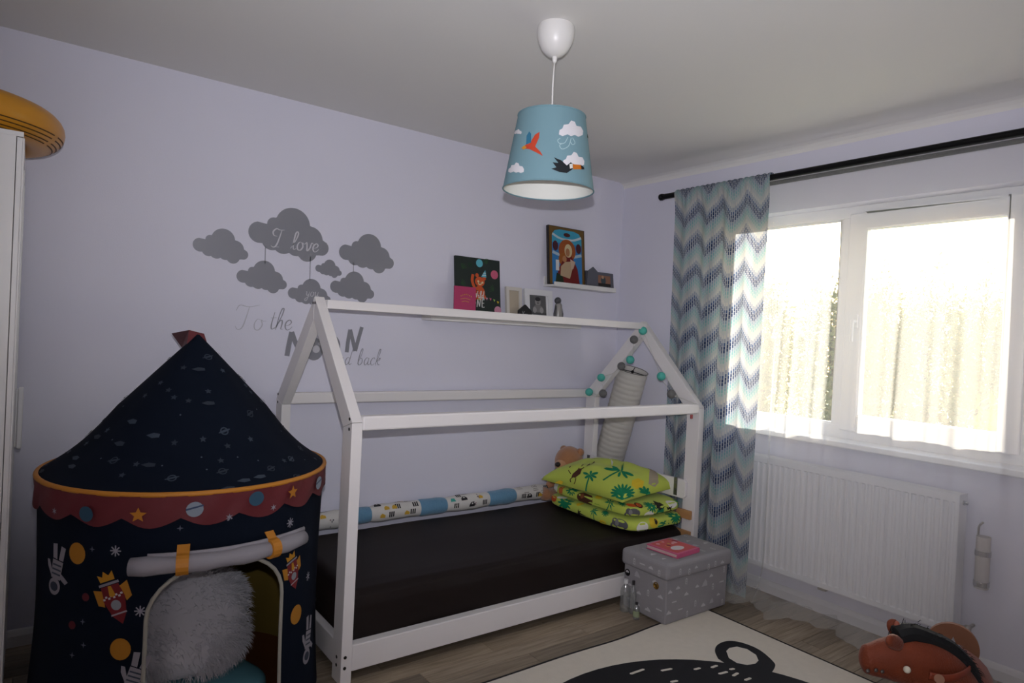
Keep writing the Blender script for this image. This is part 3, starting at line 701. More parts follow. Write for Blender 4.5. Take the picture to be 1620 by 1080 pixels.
MB().cyl(base_+Vector((0, 0, .003)), top-ax*.012, .006, 8).build('pole', m_black, flt)

# ------------------------------------------------------------------ curtain rods, patterned curtain, sheer
m_rod = mat('black_rod', '#121214', 0.35, 0.6)
RX = -0.185
ra, rb = PX(1050, 311, RX), PX(1620, 209, RX); RZ = (ra.z+rb.z)/2; RY0 = ra.y
rod = thing('curtain_rod', (RX, -1.9, RZ-.02), 'long black double curtain rod with round end cap above window', 'curtain rod')
MB().cyl((RX, RY0, RZ), (RX, -3.55, RZ), 0.0175, 18).build('front_rod', m_rod, rod, smooth=False)
RRX, RRZ = -0.105, RZ-0.012
MB().cyl((RRX, RY0-.16, RRZ), (RRX, -3.55, RRZ), 0.012, 14).build('rear_rod', m_rod, rod)
MB().lathe([(.0, -.0), (.019, 0), (.0215, .004), (.0215, .020), (.019, .024), (.019, .032), (.0, .032)], (0, 0, 0), 18).build('end_cap', m_rod, rod, smooth=False)
cap = [o for o in rod.children if o.name.startswith('end_cap')][0]
cap.rotation_euler = (math.pi/2, 0, 0); cap.location = (RX, RY0+.03, RZ)
for yv in (-0.80, -2.95):
    mb = MB().box((-0.012, yv-.012, RZ-.05), (0, yv+.012, RZ+.03)); mb.box((RX-.006, yv-.006, RZ-.026), (-0.01, yv+.006, RZ-.016)).build('bracket', m_rod, rod)
def chevron_material():
    mt = bpy.data.materials.new('chevron_curtain'); mt.use_nodes = True; n = mt.node_tree; L = n.links.new; b = n.nodes['Principled BSDF']
    b.inputs['Roughness'].default_value = 0.85; b.inputs['Specular IOR Level'].default_value = 0.2
    def M(op, a, bb=None):
        q = n.nodes.new('ShaderNodeMath'); q.operation = op
        for i, v in enumerate((a, bb)):
            if v is None: continue
            if isinstance(v, (int, float)): q.inputs[i].default_value = v
            else: L(v, q.inputs[i])
        return q.outputs[0]
    uv = n.nodes.new('ShaderNodeUVMap'); sx = n.nodes.new('ShaderNodeSeparateXYZ'); L(uv.outputs[0], sx.inputs[0])
    u, v = sx.outputs[0], sx.outputs[1]
    DASH, REP, HALF = 0.0165, 0.200, 0.150
    uq = M('MULTIPLY', M('FLOOR', M('DIVIDE', u, DASH)), DASH)
    t = M('ADD', v, M('MULTIPLY', M('PINGPONG', uq, HALF), 0.72))
    fr = M('FRACT', M('DIVIDE', t, REP))
    cr = n.nodes.new('ShaderNodeValToRGB'); cr.color_ramp.interpolation = 'CONSTANT'
    cols = ['#c4c2ba', '#b4bab5', '#93b4b0', '#7fa7ab', '#8496a8', '#3d4b6b', '#2e3c5e', '#4b5d80', '#9a9ca8']
    pos = [0, .13, .25, .36, .46, .56, .66, .77, .88]
    e = cr.color_ramp.elements; e[0].position = 0; e[0].color = lin(cols[0]); e[1].position = pos[1]; e[1].color = lin(cols[1])
    for p_, c_ in zip(pos[2:], cols[2:]):
        q = e.new(p_); q.color = lin(c_)
    L(fr, cr.inputs[0])
    gap = M('LESS_THAN', M('FRACT', M('DIVIDE', u, DASH)), 0.60)
    rowgap = M('GREATER_THAN', M('FRACT', M('MULTIPLY', fr, 9.0)), 0.10)
    msk = M('MULTIPLY', gap, rowgap)
    mx = n.nodes.new('ShaderNodeMix'); mx.data_type = 'RGBA'; mx.inputs[6].default_value = lin('#b2b6ba'); L(msk, mx.inputs[0]); L(cr.outputs[0], mx.inputs[7])
    L(mx.outputs[2], b.inputs['Base Color'])
    tr = n.nodes.new('ShaderNodeBsdfTranslucent'); L(mx.outputs[2], tr.inputs[0])
    ms = n.nodes.new('ShaderNodeMixShader'); ms.inputs[0].default_value = 0.32
    L(b.outputs[0], ms.inputs[1]); L(tr.outputs[0], ms.inputs[2]); L(ms.outputs[0], n.nodes['Material Output'].inputs[0])
    return mt
m_chev = chevron_material()
cy0, cy1 = PX(1071, 308, RX).y, PX(1222, 280, RX).y
cb0 = -0.70
cb1 = PX(1180, 935, RX-.055).y
def curt_pt(u, v):
    # u across (0 = corner side), v up (0 floor .. 1 rod)
    k = 1-v
    us = u+0.018*math.sin(u*17+1)*k
    y = (cy0+(cy1-cy0)*us)*v+(cb0+(cb1-cb0)*us)*(1-v)
    if k > .04:
        y += 0.020*math.sin(2*math.pi*u*4.6+.8)*min(1, k*2)*(1 if u < .66 else max(.2, 1-(u-.66)*5))
    a = min(1, .35+k*1.6)
    f_ = math.sin(2*math.pi*u*4.6+0.6*math.sin(2.4*v+u*4))
    f_ = math.copysign(abs(f_)**.75, f_)
    x = RX-.014-0.034*k+0.040*a*f_*(1 if u < .62 else max(.22, 1-(u-.62)*4))*(0.55+.45*math.sin(math.pi*min(max(u, .03), .97)))
    if v > .955:
        s_ = (v-.955)/.045
        x = (1-s_)*x+s_*(RX-.026)+0.0045*math.sin(u*110)*(1-abs(2*s_-1))
    z = 0.012+(RZ-0.012)*v
    if y > -1.04: x = max(x, -0.252)
    return (min(x, -0.131), y, z)
cw = 1.15
mb = MB().grid(curt_pt, 150, 110, uvfn=lambda u, v: (u*cw, v*2.45))
# the pocket goes over the rod and down behind it
def pocket(u, v):
    p0 = Vector(curt_pt(u, 1.0)); a = math.pi*v
    return (RX-.026*math.cos(a), p0.y, RZ+.026*math.sin(a)+.003*math.sin(u*110)*math.sin(a))
mb.grid(pocket, 150, 8, uvfn=lambda u, v: (u*cw, 2.45+.05*v))
curt = mb.build('patterned_curtain', m_chev, smooth=True)
tag(curt, 'blue and aqua chevron dash patterned curtain hanging beside the window', 'curtain')
def sheer_material():
    mt = bpy.data.materials.new('white_voile'); mt.use_nodes = True; n = mt.node_tree; n.nodes.clear(); L = n.links.new
    o = n.nodes.new('ShaderNodeOutputMaterial'); t = n.nodes.new('ShaderNodeBsdfTransparent')
    d = n.nodes.new('ShaderNodeBsdfDiffuse'); d.inputs[0].default_value = lin('#f2f1ee')
    s_ = n.nodes.new('ShaderNodeBsdfTranslucent'); s_.inputs[0].default_value = lin('#f4f3ee')
    a = n.nodes.new('ShaderNodeMixShader'); a.inputs[0].default_value = 0.62
    b = n.nodes.new('ShaderNodeMixShader'); b.inputs[0].default_value = 0.25
    L(d.outputs[0], a.inputs[1]); L(s_.outputs[0], a.inputs[2]); L(t.outputs[0], b.inputs[1]); L(a.outputs[0], b.inputs[2]); L(b.outputs[0], o.inputs[0])
    return mt
m_sheer = sheer_material()
SY0, SY1 = -1.215, -3.40
def gauss(x, c, w_): return math.exp(-((x-c)/w_)**2)
def sheer_pt(u, v):
    y = SY0+(SY1-SY0)*u; k = 1-v
    a = 0.006+0.020*min(1, k*1.6)
    f_ = math.sin(y*31+.8*math.sin(y*7))+.55*math.sin(y*57+2+1.0*k)+.35*math.sin(y*97)
    dense = .6+1.3*gauss(y, -1.42, .16)+1.1*gauss(y, -1.72, .06)+.5*gauss(y, -2.05, .04)+.9*gauss(y, -2.62, .25)
    x = RRX-0.034-0.060*min(1, k*1.8)+a*f_*dense*.75
    x = min(x, -0.127) if v < .93 else min(x, RRX-.011)
    z = (RRZ+.016)*v
    # hem lies out on the floor
    if v < .12:
        q = 1-v/.12; out = .075+.055*math.sin(y*8.5+.9)+.035*math.sin(y*19)
        x -= out*q*q; z = (RRZ+.016)*.12*(1-q)**1.25+.004+.008*(1+math.sin(y*26))*q
    yy_ = y+0.010*math.sin(y*31+1.6)*min(1, k*2)*dense
    if 0.93 < v < .985: x += .0025*math.sin(y*140)
    return (x, yy_, z)
def hem_pt(u, v):
    p_ = Vector(sheer_pt(u, v*.042)); return p_+Vector((-.003, 0, .003))
sh = MB().grid(sheer_pt, 420, 110).grid(hem_pt, 420, 8).build('sheer_curtain', m_sheer, smooth=True)
tag(sh, 'translucent white voile curtain hanging in front of window and radiator', 'curtain')

# ------------------------------------------------------------------ radiator
m_rad = mat('radiator_enamel', '#e4e4e8', 0.32)
RAY0, RAY1, RAZ0, RAZ1 = -2.268, -1.20, 0.170, 0.787
rad_ = thing('radiator', (-0.065, (RAY0+RAY1)/2, RAZ0), 'white ribbed panel radiator on the wall below the window sill', 'radiator')
def rad_front(u, v):
    y = RAY0+(RAY1-RAY0)*u; z = RAZ0+(RAZ1-RAZ0)*v; n_ = 32; fr = (u*n_) % 1
    inset = 0.0
    if 0.045 < v < 0.945 and 0.012 < u < 0.988:
        ph = abs(fr-.5)*2; inset = 0.007*(1 if ph < .45 else (0 if ph > .7 else (0.7-ph)/.25))
    return (-0.112+inset, y, z)
mb = MB(); us = []
vsn = [0, .04, .05, .5, .94, .95, 1.0]
K = 32*8
for j, v in enumerate(vsn):
    for i in range(K+1): us.append(rad_front(i/K, v))
mb.add(us, [(j*(K+1)+i, j*(K+1)+i+1, (j+1)*(K+1)+i+1, (j+1)*(K+1)+i) for j in range(len(vsn)-1) for i in range(K)])
mb.build('front_panel', m_rad, rad_)
quick('back_panel', (-0.04, RAY0+.01, RAZ0+.01), (-0.028, RAY1-.01, RAZ1-.02), m_rad, rad_, 0.003)
for ya in (RAY0-.0035, RAY1+.0015): quick('side_panel', (-0.113, ya, RAZ0+.004), (-0.025, ya+.002, RAZ1+.003), m_rad, rad_, 0)
g = MB()
for k in range(4): g.box((-0.104+k*.021, RAY0, RAZ1-.004), (-0.096+k*.021, RAY1, RAZ1+.002))
for k in range(90): g.box((-0.108, RAY0+.012*k, RAZ1-.003), (-0.03, RAY0+.012*k+.003, RAZ1))
g.build('top_grille', m_rad, rad_)
MB().lathe([(0, 0), (.011, 0), (.011, .006), (.007, .008), (.007, .018), (0, .018)], (0, 0, 0), 12).build('vent_plug', mat('chrome', '#b9b9ba', .2, 1.0), rad_)
vp = [o for o in rad_.children if o.name.startswith('vent_plug')][0]; vp.rotation_euler = (math.pi/2, 0, 0); vp.location = (-0.07, RAY0-.004, RAZ1-.035)
m_pipe = mat('valve_metal', '#a9a49c', .3, .7)
mb = MB().cyl((-0.07, RAY0-.01, RAZ0+.03), (-0.07, RAY0-.05, RAZ0+.03), .010, 12); mb.cyl((-0.07, RAY0-.045, RAZ0+.03), (0.0, RAY0-.045, RAZ0+.03), .008, 12); mb.ell((-0.07, RAY0-.045, RAZ0+.03), .017, 12, 8).build('valve', m_pipe, rad_, smooth=True)
q = PX(1302, 940, -0.07)
mb = MB().box((-0.09, q.y-.022, RAZ0-.022), (-0.05, q.y+.022, RAZ0+.004)); mb.cyl((-0.07, q.y-.012, RAZ0-.012), (0.0, q.y-.012, RAZ0-.012), .008, 10); mb.cyl((-0.07, q.y+.014, RAZ0-.012), (0.0, q.y+.014, RAZ0-.012), .008, 10).build('pipe_connector', m_pipe, rad_, bevel=.002)
for yv in (RAY0+.15, RAY1-.15): quick('wall_bracket', (-0.028, yv-.015, RAZ0+.05), (0, yv+.015, RAZ1-.08), m_rad, rad_, 0.002)

# cylinder held by metal bands beside the radiator
HX, HY = -0.034, -2.345
hold = thing('hanging_holder', (HX, HY, .385), 'pale cylinder held in two shiny metal bands on a hook beside radiator', 'wall holder')
MB().lathe([(0, .385), (.027, .385), (.0275, .395), (.0275, .615), (.024, .615), (.024, .40), (0, .40)], (HX, HY, 0), 24).build('cylinder', mat('frosted_plastic', '#bdb6b2', .5), hold, smooth=False)
for z0 in (.395, .530):
    MB().lathe([(.028, z0), (.031, z0), (.031, z0+.022), (.028, z0+.022)], (HX, HY, 0), 24, closed=True).build('metal_band', mat('chrome', '#b9b9ba', .2, 1.0), hold, smooth=False)
MB().tube([(-.01, HY+.012, .672), (-.014, HY+.022, .660), (-.006, HY+.030, .645), (-.006, HY+.030, .40)], .0045, 8).build('hook_rail', m_pipe, hold, smooth=True)

# ------------------------------------------------------------------ rug
m_rug = mat('cream_rug', '#dad2c5', 0.95, var=0.06, vscale=30, bump=0.35, bscale=250, spec=0.1)
m_bind = mat('rug_binding', '#1b1618', 0.9)
RUX0, RUX1, RUY0, RUY1, RUH = -2.62, -0.535, -3.05, -1.278, 0.007
def rug_edge_y(x): return RUY1+0.010*math.sin((x+1.0)*7)*gauss(x, -1.15, .35)
rug = thing('rug', (-1.6, -2.1, 0), 'cream play rug with black bear face and dark bound edge', 'rug')
N = 60
top_pts = [(RUX0+(RUX1-RUX0)*i/N, rug_edge_y(RUX0+(RUX1-RUX0)*i/N)) for i in range(N+1)]
outline = [(RUX0, RUY0), (RUX1, RUY0)]+top_pts[::-1]
MB().prism(outline, 'z', 0.0005, RUH).build('pile', m_rug, rug)
MB().tube([(x, y, .0055) for x, y in outline+[outline[0]]], .0052, 8, cap=False).build('bound_edge', m_bind, rug, smooth=True)
pr = Print()
BLKR = '#17161a'
head = [(-1.56+.80*math.cos(a)*(1 if math.cos(a) > 0 else 1.0), -2.17+.735*math.sin(a)) for a in (2*math.pi*k/64 for k in range(64))]
pr.poly(head, BLKR, 0)
def gpx(pts): return [tuple(PZ(x, y, RUH).xy) for x, y in pts]
ear = smooth_path(gpx([(1136, 1042), (1131, 1030), (1135, 1020), (1150, 1014), (1172, 1016), (1200, 1027), (1222, 1045), (1226, 1055), (1214, 1070), (1190, 1078)]), 5)
pr.poly(ear, BLKR, 1)
hole = gpx([(1149, 1030), (1154, 1025), (1166, 1023), (1182, 1027), (1196, 1036), (1200, 1045), (1195, 1050), (1182, 1052), (1166, 1049), (1153, 1041)])
pr.poly(hole, '#dad2c5', 2)
pr.poly([(-1.56-(x+1.56), y) for x, y in ear][::-1], BLKR, 1); pr.poly([(-1.56-(x+1.56), y) for x, y in hole][::-1], '#dad2c5', 2)
for a, b, w_ in (((998, 1066), (1018, 1059), 4), ((1047, 1061), (1062, 1058), 4), ((1099, 1059), (1107, 1057), 3.5), ((1126, 1056), (1134, 1053), 3.5), ((1138, 1066), (1150, 1063), 4), ((1155, 1059), (1161, 1058), 3.5), ((1160, 1069), (1167, 1065), 3.5), ((1179, 1076), (1187, 1073), 3.5), ((1062, 1079), (1071, 1077), 4)):
    p0, p1 = PZ(*a, RUH), PZ(*b, RUH); dx = (p1-p0).xy.normalized()*0.006; nn = Vector((-dx.y, dx.x))*1.1
    A, B = p0.xy, p1.xy
    pr.poly([tuple(A-dx), tuple(A+nn), tuple(B+nn), tuple(B+dx), tuple(B-nn), tuple(A-nn)], '#dad2c5', 2)
for sx in (-1, 1):
    pr.stroke([(-1.56+sx*.30-.05, -2.02), (-1.56+sx*.30-.04, -1.97), (-1.56+sx*.30+.04, -1.97), (-1.56+sx*.30+.05, -2.02)], .016, '#dad2c5', 2)
pr.poly(circ(-1.56, -2.45, .22, .17, 28), '#dad2c5', 2); pr.poly(circ(-1.56, -2.38, .07, .05), BLKR, 3)
pr.stroke([(-1.56, -2.42), (-1.56, -2.5)], .014, BLKR, 3)
pr.build('bear_print', lambda u, v, h: (u, v, RUH+h), rug, 0.0006, 0.0005)

# ------------------------------------------------------------------ storage box, book and bottles
m_box = mat('grey_box_fabric', '#918e91', 0.85, var=0.06, vscale=40, bump=0.3, bscale=260, spec=0.2)
SBX0, SBX1, SBY0, SBY1 = -0.893, -0.400, -1.303, -1.018
box = thing('storage_box', (-0.65, -1.16, RUH), 'grey lidded fabric storage box with small white printed clouds and houses', 'box')
bz0, bz1, lz0, lz1 = 0.0085, 0.245, 0.225, 0.315
bodyb = quick('body', (SBX0, SBY0, bz0), (SBX1, SBY1, bz1), m_box, box, 0.006)
lid = MB().box((SBX0-.018, SBY0-.018, lz0+.003), (SBX1+.018, SBY1+.014, lz1)).build('lid', m_box, box, bevel=0.022, seg=4)
def motifs(pr, u0, u1, v0, v1, seed, big=1.0):
    rr = random.Random(seed); c = '#b9b5ba'; pts_ = []
    tries = 0
    while tries < 400:
        tries += 1; x, y_ = rr.uniform(u0+.02, u1-.02), rr.uniform(v0+.018, v1-.018)
        if any((x-a)**2+(y_-b)**2 < (.060*big)**2 for a, b in pts_): continue
        pts_.append((x, y_)); k = rr.random(); s_ = rr.uniform(.95, 1.4)*big
        if k < .5:
            pr.poly([(x-.014*s_, y_-.006*s_), (x+.014*s_, y_-.006*s_), (x+.010*s_, y_+.002*s_), (x+.004*s_, y_+.003*s_), (x, y_+.009*s_), (x-.006*s_, y_+.004*s_), (x-.011*s_, y_+.001*s_)], c)
        elif k < .75:
            pr.poly([(x-.007, y_-.015), (x+.007, y_-.015), (x+.007, y_+.012), (x, y_+.018), (x-.007, y_+.012)], c, holes=[[(x-.0045, y_-.0125), (x+.0045, y_-.0125), (x+.0045, y_+.009), (x-.0045, y_+.009)]])
            pr.poly(circ(x, y_, .0028, n=8), c)
        elif k < .9: pr.poly([(x-.017*s_, y_-.010*s_), (x+.017*s_, y_-.010*s_), (x+.014*s_, y_+.004*s_), (x+.005*s_, y_+.016*s_), (x-.008*s_, y_+.004*s_)], '#a9a4ab')
        else: pr.poly([(x-.018, y_-.003), (x+.018, y_-.003), (x+.018, y_+.003), (x-.018, y_+.003)], c)
pr = Print(); motifs(pr, SBX0, SBX1, bz0, lz0, 5); pr.build('print', lambda u, v, h: (u, SBY0-h, v), bodyb, .0006)
pr = Print(); motifs(pr, SBY0, SBY1, bz0, lz0, 8); pr.build('print', lambda u, v, h: (SBX0-h, u, v), bodyb, .0006)
pr = Print(); motifs(pr, SBX0+.01, SBX1-.01, SBY0+.01, SBY1-.01, 11, 1.1); pr.build('print', lambda u, v, h: (u, v, lz1+h), lid, .0006)
pr = Print(); motifs(pr, SBX0+.01, SBX1-.01, lz0+.006, lz1-.022, 14, .9); pr.build('print', lambda u, v, h: (u, SBY0-.018-h, v), lid, .0006)
pr = Print(); motifs(pr, SBY0+.01, SBY1-.01, lz0+.006, lz1-.022, 17, .9); pr.build('print', lambda u, v, h: (SBX0-.018-h, u, v), lid, .0006)
for (px, py), c_ in (((993, 905), '#1a1718'), ((1038, 926), '#7a5a1e')):
    q = PX(px, py, SBX0)
    g = MB().lathe([(.0, .0), (.012, .0), (.013, .003), (.016, .004), (.018, .002), (.018, 0)], (0, 0, 0), 20).build('grommet', mat('grommet_'+c_[1:], c_, .35, .6), bodyb, smooth=True)
    g.rotation_euler = (0, -math.pi/2, 0); g.location = (SBX0-.0005, q.y, q.z)
# pink board book
bkz = lz1+.001
cs = [PZ(px, py, bkz) for px, py in ((1026, 868), (1067, 884), (1103, 872), (1061, 856))]
bo = Vector(((cs[0].x+cs[2].x)/2, (cs[0].y+cs[2].y)/2, bkz)); book = thing('board_book', bo, 'small pink padded board book lying on the grey storage box lid', 'book')
bw, bd, bh, bang = .098, .098, .024, math.radians(4)
Rb = Matrix.Rotation(bang, 3, 'Z')
def bk(x, y_, z): return bo+Rb @ Vector((x, y_, z))
def bkbox(a, b):
    mb = MB().box(a, b); mb.v = [bk(*v) for v in mb.v]; return mb
m_pink = mat('book_pink', '#c2547a', 0.45)
bkbox((-bw, -bd, .0), (bw, bd, .004)).build('back_cover', m_pink, book, bevel=.0015)
cov = bkbox((-bw, -bd, bh-.006), (bw, bd, bh)).build('front_cover', m_pink, book, bevel=.0025)
bkbox((-bw, -bd, .004), (bw, -bd+.006, bh-.006)).build('spine', m_pink, book, bevel=.001)
bkbox((-bw+.004, -bd+.006, .0045), (bw-.004, bd-.004, bh-.0065)).build('pages', mat('book_pages', '#c9a9a6', .8), book)
pr = Print(); pr.poly([(-.085, -.085), (.085, -.085), (.085, .085), (-.085, .085)], '#c45a5a', 0); pr.poly(circ(-.012, -.035, .045, .028), '#cfc7c9', 1)
rr = random.Random(2)
for _ in range(14):
    x, y_ = rr.uniform(-.075, .075), rr.uniform(.0, .078); pr.poly(circ(x, y_, rr.uniform(.006, .014), n=9), rr.choice(['#7f8c5a', '#d48a52', '#8c2f40', '#d9a0a8']), 2)
pr.build('cover_print', lambda u, v, h: bk(u, v, bh+h), cov, .0005, .0004)
# clear bottles
m_clear = clear_mat('clear_plastic', alpha=0.10, rough=0.08, gloss=0.16, tint='#eef0f0')
m_capb = mat('bottle_cap', '#d8d8da', .4); m_capd = mat('bottle_cap_dark', '#222024', .4)
def bottle(px, py, h, r, cap_m, label, band=None):
    p_ = PZ(px, py, 0.0); b_ = thing('bottle', (p_.x, p_.y, 0.001), label, 'bottle', 'clear bottles beside the storage box')
    MB().lathe([(0, .001), (r*.9, .001), (r, .006), (r, h*.62), (r*.93, h*.70), (r*.45, h*.84), (r*.38, h*.88), (r*.38, h*.92)], (p_.x, p_.y, 0), 20).build('shell', m_clear, b_, smooth=True)
    MB().lathe([(r*.44, h*.88), (r*.46, h*.885), (r*.46, h), (0, h)], (p_.x, p_.y, 0), 16).build('cap', cap_m, b_, smooth=False)
    if band: MB().lathe([(r*1.006, h*.18), (r*1.012, h*.20), (r*1.012, h*.5), (r*1.006, h*.52)], (p_.x, p_.y, 0), 20).build('label_band', band, b_, smooth=True)
bottle(988, 966, .165, .026, m_capb, 'tall clear bottle standing between the bed and grey storage box')
bottle(1000, 970, .170, .017, m_capd, 'slim tall clear bottle with dark cap beside grey storage box')
bottle(1006, 979, .085, .017, m_capd, 'small clear bottle with coloured label in front of taller bottles', mat('bottle_label', '#8f9a7a', .6))

# ------------------------------------------------------------------ wall ledges and what stands on them
m_ledge = mat('ledge_white', '#dedcda', 0.45)
def ledge(name, x0, x1, z, label):
    t_ = thing(name, ((x0+x1)/2, -.06, z-.015), label, 'shelf')
    quick('shelf_board', (x0, -0.108, z-.014), (x1, -0.012, z), m_ledge, t_, .002)
    quick('back_board', (x0, -0.012, z-.014), (x1, -0.0005, z+.055), m_ledge, t_, .002)
    quick('front_lip', (x0, -0.120, z-.014), (x1, -0.108, z+.016), m_ledge, t_, .002)
LZ1, LZ2 = 1.481, 1.752
ledge('picture_ledge', -1.62, -0.462, LZ1, 'long white picture ledge on the wall behind the bed roof beam')
ledge('picture_ledge', -0.715, -0.150, LZ2, 'short white picture ledge holding the icon near the corner')
def leaning(x0, x1, z0, h, y0, lean, thick, name, parent, mt, bevel=.001):
    """upright board whose foot is at y0 and whose top leans back towards the wall; returns object and face mapping"""
    s_, c_ = math.sin(lean), math.cos(lean)
    def fn(u, v, hh): return Vector((x0+u, y0+v*s_-hh*c_, z0+v*c_+hh*s_+thick*0))
    mb = MB().box((0, 0, 0), (x1-x0, thick, h)); mb.v = [Vector((x0+p.x, y0+p.z*s_+p.y*c_, z0+p.z*c_-p.y*s_+thick*s_)) for p in mb.v]
    def fn(u, v, hh): return Vector((x0+u, y0+v*s_-hh*c_, z0+v*c_+hh*s_+thick*s_))
    return mb.build(name, mt, parent, bevel=bevel), fn
# birthday canvas
cx0, cx1 = -1.425, -1.098; ch = 1.866-LZ1
cv = thing('canvas_picture', ((cx0+cx1)/2, -.075, LZ1), 'dark green birthday canvas with orange tiger cub in party hat and white lettering', 'picture')
co, cf = leaning(cx0, cx1, LZ1+.001, ch, -0.072, math.radians(7), .018, 'canvas', cv, mat('canvas_green', '#15231f', .6))
pr = Print(); Wc = cx1-cx0
S = lambda a, b: (a*Wc, b*ch)          # canvas fractions
pr.poly(circ(*S(.53, .92), .025), '#5fb2c4'); pr.poly(circ(*S(.87, .76), .028), '#c25c78'); pr.poly(circ(*S(.93, .18), .026), '#c98aa0'); pr.poly(circ(*S(.10, .40), .024), '#c98aa0'); pr.poly(circ(*S(.32, .88), .016), '#24382c')
for a_, b_, r_ in ((.15, .8, 60), (.7, .92, 120), (.12, .55, 30), (.85, .5, 150)):
    for q in range(5):
        an = math.radians(r_+q*22-44); pr.stroke([S(a_, b_), (a_*Wc+.035*math.cos(an), b_*ch+.035*math.sin(an))], .006, '#2f4a30')
OR = '#c2532a'
pr.poly(circ(*S(.53, .62), .036, .030), OR, 1); pr.poly(circ(*S(.47, .72), .013), OR, 1); pr.poly(circ(*S(.63, .68), .013), OR, 1); pr.poly(circ(*S(.52, .44), .040, .044), OR, 1)
pr.stroke([S(.42, .50), S(.36, .62), S(.38, .73)], .020, OR, 1); pr.poly(circ(*S(.41, .38), .013), OR, 1); pr.poly(circ(*S(.62, .38), .014), OR, 1)
pr.poly(circ(*S(.53, .59), .014, .010), '#dcae86', 2); pr.poly(circ(*S(.495, .625), .007), '#d9c9a0', 2); pr.poly(circ(*S(.59, .61), .007), '#d9c9a0', 2); pr.poly(circ(*S(.53, .60), .005), BLK, 3)
for q in range(3): pr.stroke([S(.43+.02*q, .48-.03*q), S(.49+.02*q, .47-.03*q)], .005, BLK, 2)
pr.poly([S(.56, .70), S(.68, .70), S(.66, .82)], '#5fb2c4', 2); pr.stroke([S(.585, .73), S(.675, .735)], .006, '#e0e0e0', 3); pr.stroke([S(.61, .765), S(.67, .77)], .006, '#e0e0e0', 3)
for q, c_ in enumerate(['#c98aa0', '#5fb2c4', '#dcdcd4', '#c25c78', '#c8551f', '#8fae5a', '#5fb2c4', '#c98aa0', '#c25c78', '#8fae5a', '#d8bb2e']):
    u_ = .06+q*.085; v_ = .44-.18*abs(u_-.1)-.05*math.sin(u_*6)
    pr.poly([S(u_, v_), S(u_+.05, v_-.008), S(u_+.028, v_-.045)], c_, 2)
WH = '#d6d6d2'
write(pr, 'Wild', .130, .137, .0225, WH, .20, 2, .1)
write(pr, 'ONE', .108, .081, .0255, WH, .24, 2, 0, .18)
pr.build('print', cf, co, .0006, .0003)
# pink book
bk_t = thing('picture_book', (-1.38, -.097, LZ1), 'bright pink book leaning against the birthday canvas on the long ledge', 'book')
bo2, bf = leaning(-1.458, -1.308, LZ1+.001, 1.678-LZ1, -0.103, math.radians(3.5), .012, 'cover', bk_t, mat('magenta_cover', '#b0245f', .4))
pr = Print()
for q in range(7): pr.poly(star(.045+.012*q, .140+.010*math.sin(q/6*math.pi), .0055), '#c9963c')
pr.poly(star(.118, .045, .018, 6, .6), '#6a1a5a'); pr.stroke([(.04, .12), (.075, .126), (.11, .12)], .004, '#c9963c'); pr.stroke([(.05, .105), (.075, .11), (.10, .105)], .004, '#c9963c')
pr.build('print', bf, bo2, .0006, .0003)
def frame(name, x0, x1, h, y0, lean, label, border, mt_, mat_art, zz_):
    t_ = thing(name, ((x0+x1)/2, y0, zz_), label, 'picture frame')
    o_, fn_ = leaning(x0, x1, zz_+.001, h, y0, lean, .014, 'backing', t_, mt_)
    w_ = x1-x0; L_ = [((0, 0), (border, h)), ((w_-border, 0), (w_, h)), ((border, 0), (w_-border, border)), ((border, h-border), (w_-border, h))]
    mb = MB()
    for a, b in L_:
        c8 = [fn_(u, v, hh) for hh in (0, .006) for u, v in ((a[0], a[1]), (b[0], a[1]), (b[0], b[1]), (a[0], b[1]))]
        mb.add(c8, [(0, 3, 2, 1), (4, 5, 6, 7), (0, 1, 5, 4), (1, 2, 6, 5), (2, 3, 7, 6), (3, 0, 4, 7)])
    mb.build('frame_border', mt_, t_)
    return t_, o_, fn_
m_fr1 = mat('cream_frame', '#cfcac4', .5); m_fr2 = mat('white_frame', '#dcdce0', .4)
t_, o_, fn_ = frame('photo_frame', -1.047, -0.924, 1.709-LZ1, -.062, math.radians(7), 'narrow cream picture frame with beige insert on the long ledge', .022, m_fr1, None, LZ1)
pr = Print(); pr.poly([(.024, .030), (.099, .030), (.099, .212), (.024, .212)], '#b3a795'); pr.build('insert', fn_, o_, .0008)
t_, o_, fn_ = frame('photo_frame', -0.905, -0.672, 1.708-LZ1, -.072, math.radians(8), 'white square frame with black and white baby photograph', .038, m_fr2, None, LZ1)
pr = Print(); pr.poly([(.04, .035), (.178, .035), (.178, .166), (.04, .166)], '#5c5c5e'); pr.poly(circ(.109, .12, .024, .028), '#8d8b8a', 1); pr.poly(circ(.109, .138, .022, .014), '#2e2e30', 1); pr.poly(circ(.109, .07, .042, .032), '#7c7a7a', 1); pr.poly(circ(.08, .066, .016, .02), '#9a9898', 2); pr.poly(circ(.138, .066, .016, .02), '#9a9898', 2); pr.poly(circ(.109, .113, .010, .004), '#4a4848', 2); pr.poly([(.04, .035), (.178, .035), (.178, .05), (.04, .05)], '#4b4b4d', 1)
pr.build('photograph', lambda u, v, h: fn_(u, v+.026, h), o_, .0008, .0003)
hs = thing('house_block', (-.935, -.098, LZ1), 'small black house-shaped block with white word in front of frames', 'ornament')
hb_ = MB().prism([(-.987, LZ1+.001), (-.883, LZ1+.001), (-.883, 1.563), (-.935, 1.602), (-.987, 1.563)], 'y', -.106, -.090).build('block', mat('black_wood', '#16151a', .5), hs, bevel=.0015)
pr = Print(); write(pr, 'You', -.962, 1.528, .016, '#a8a8a8', .2, 0, .15); pr.build('lettering', lambda u, v, h: (u, -.106-h, v), hb_, .0006)
fg = thing('figurine', (-.632, -.07, LZ1), 'small grey and silver standing figurine at the end of the long ledge', 'figurine')
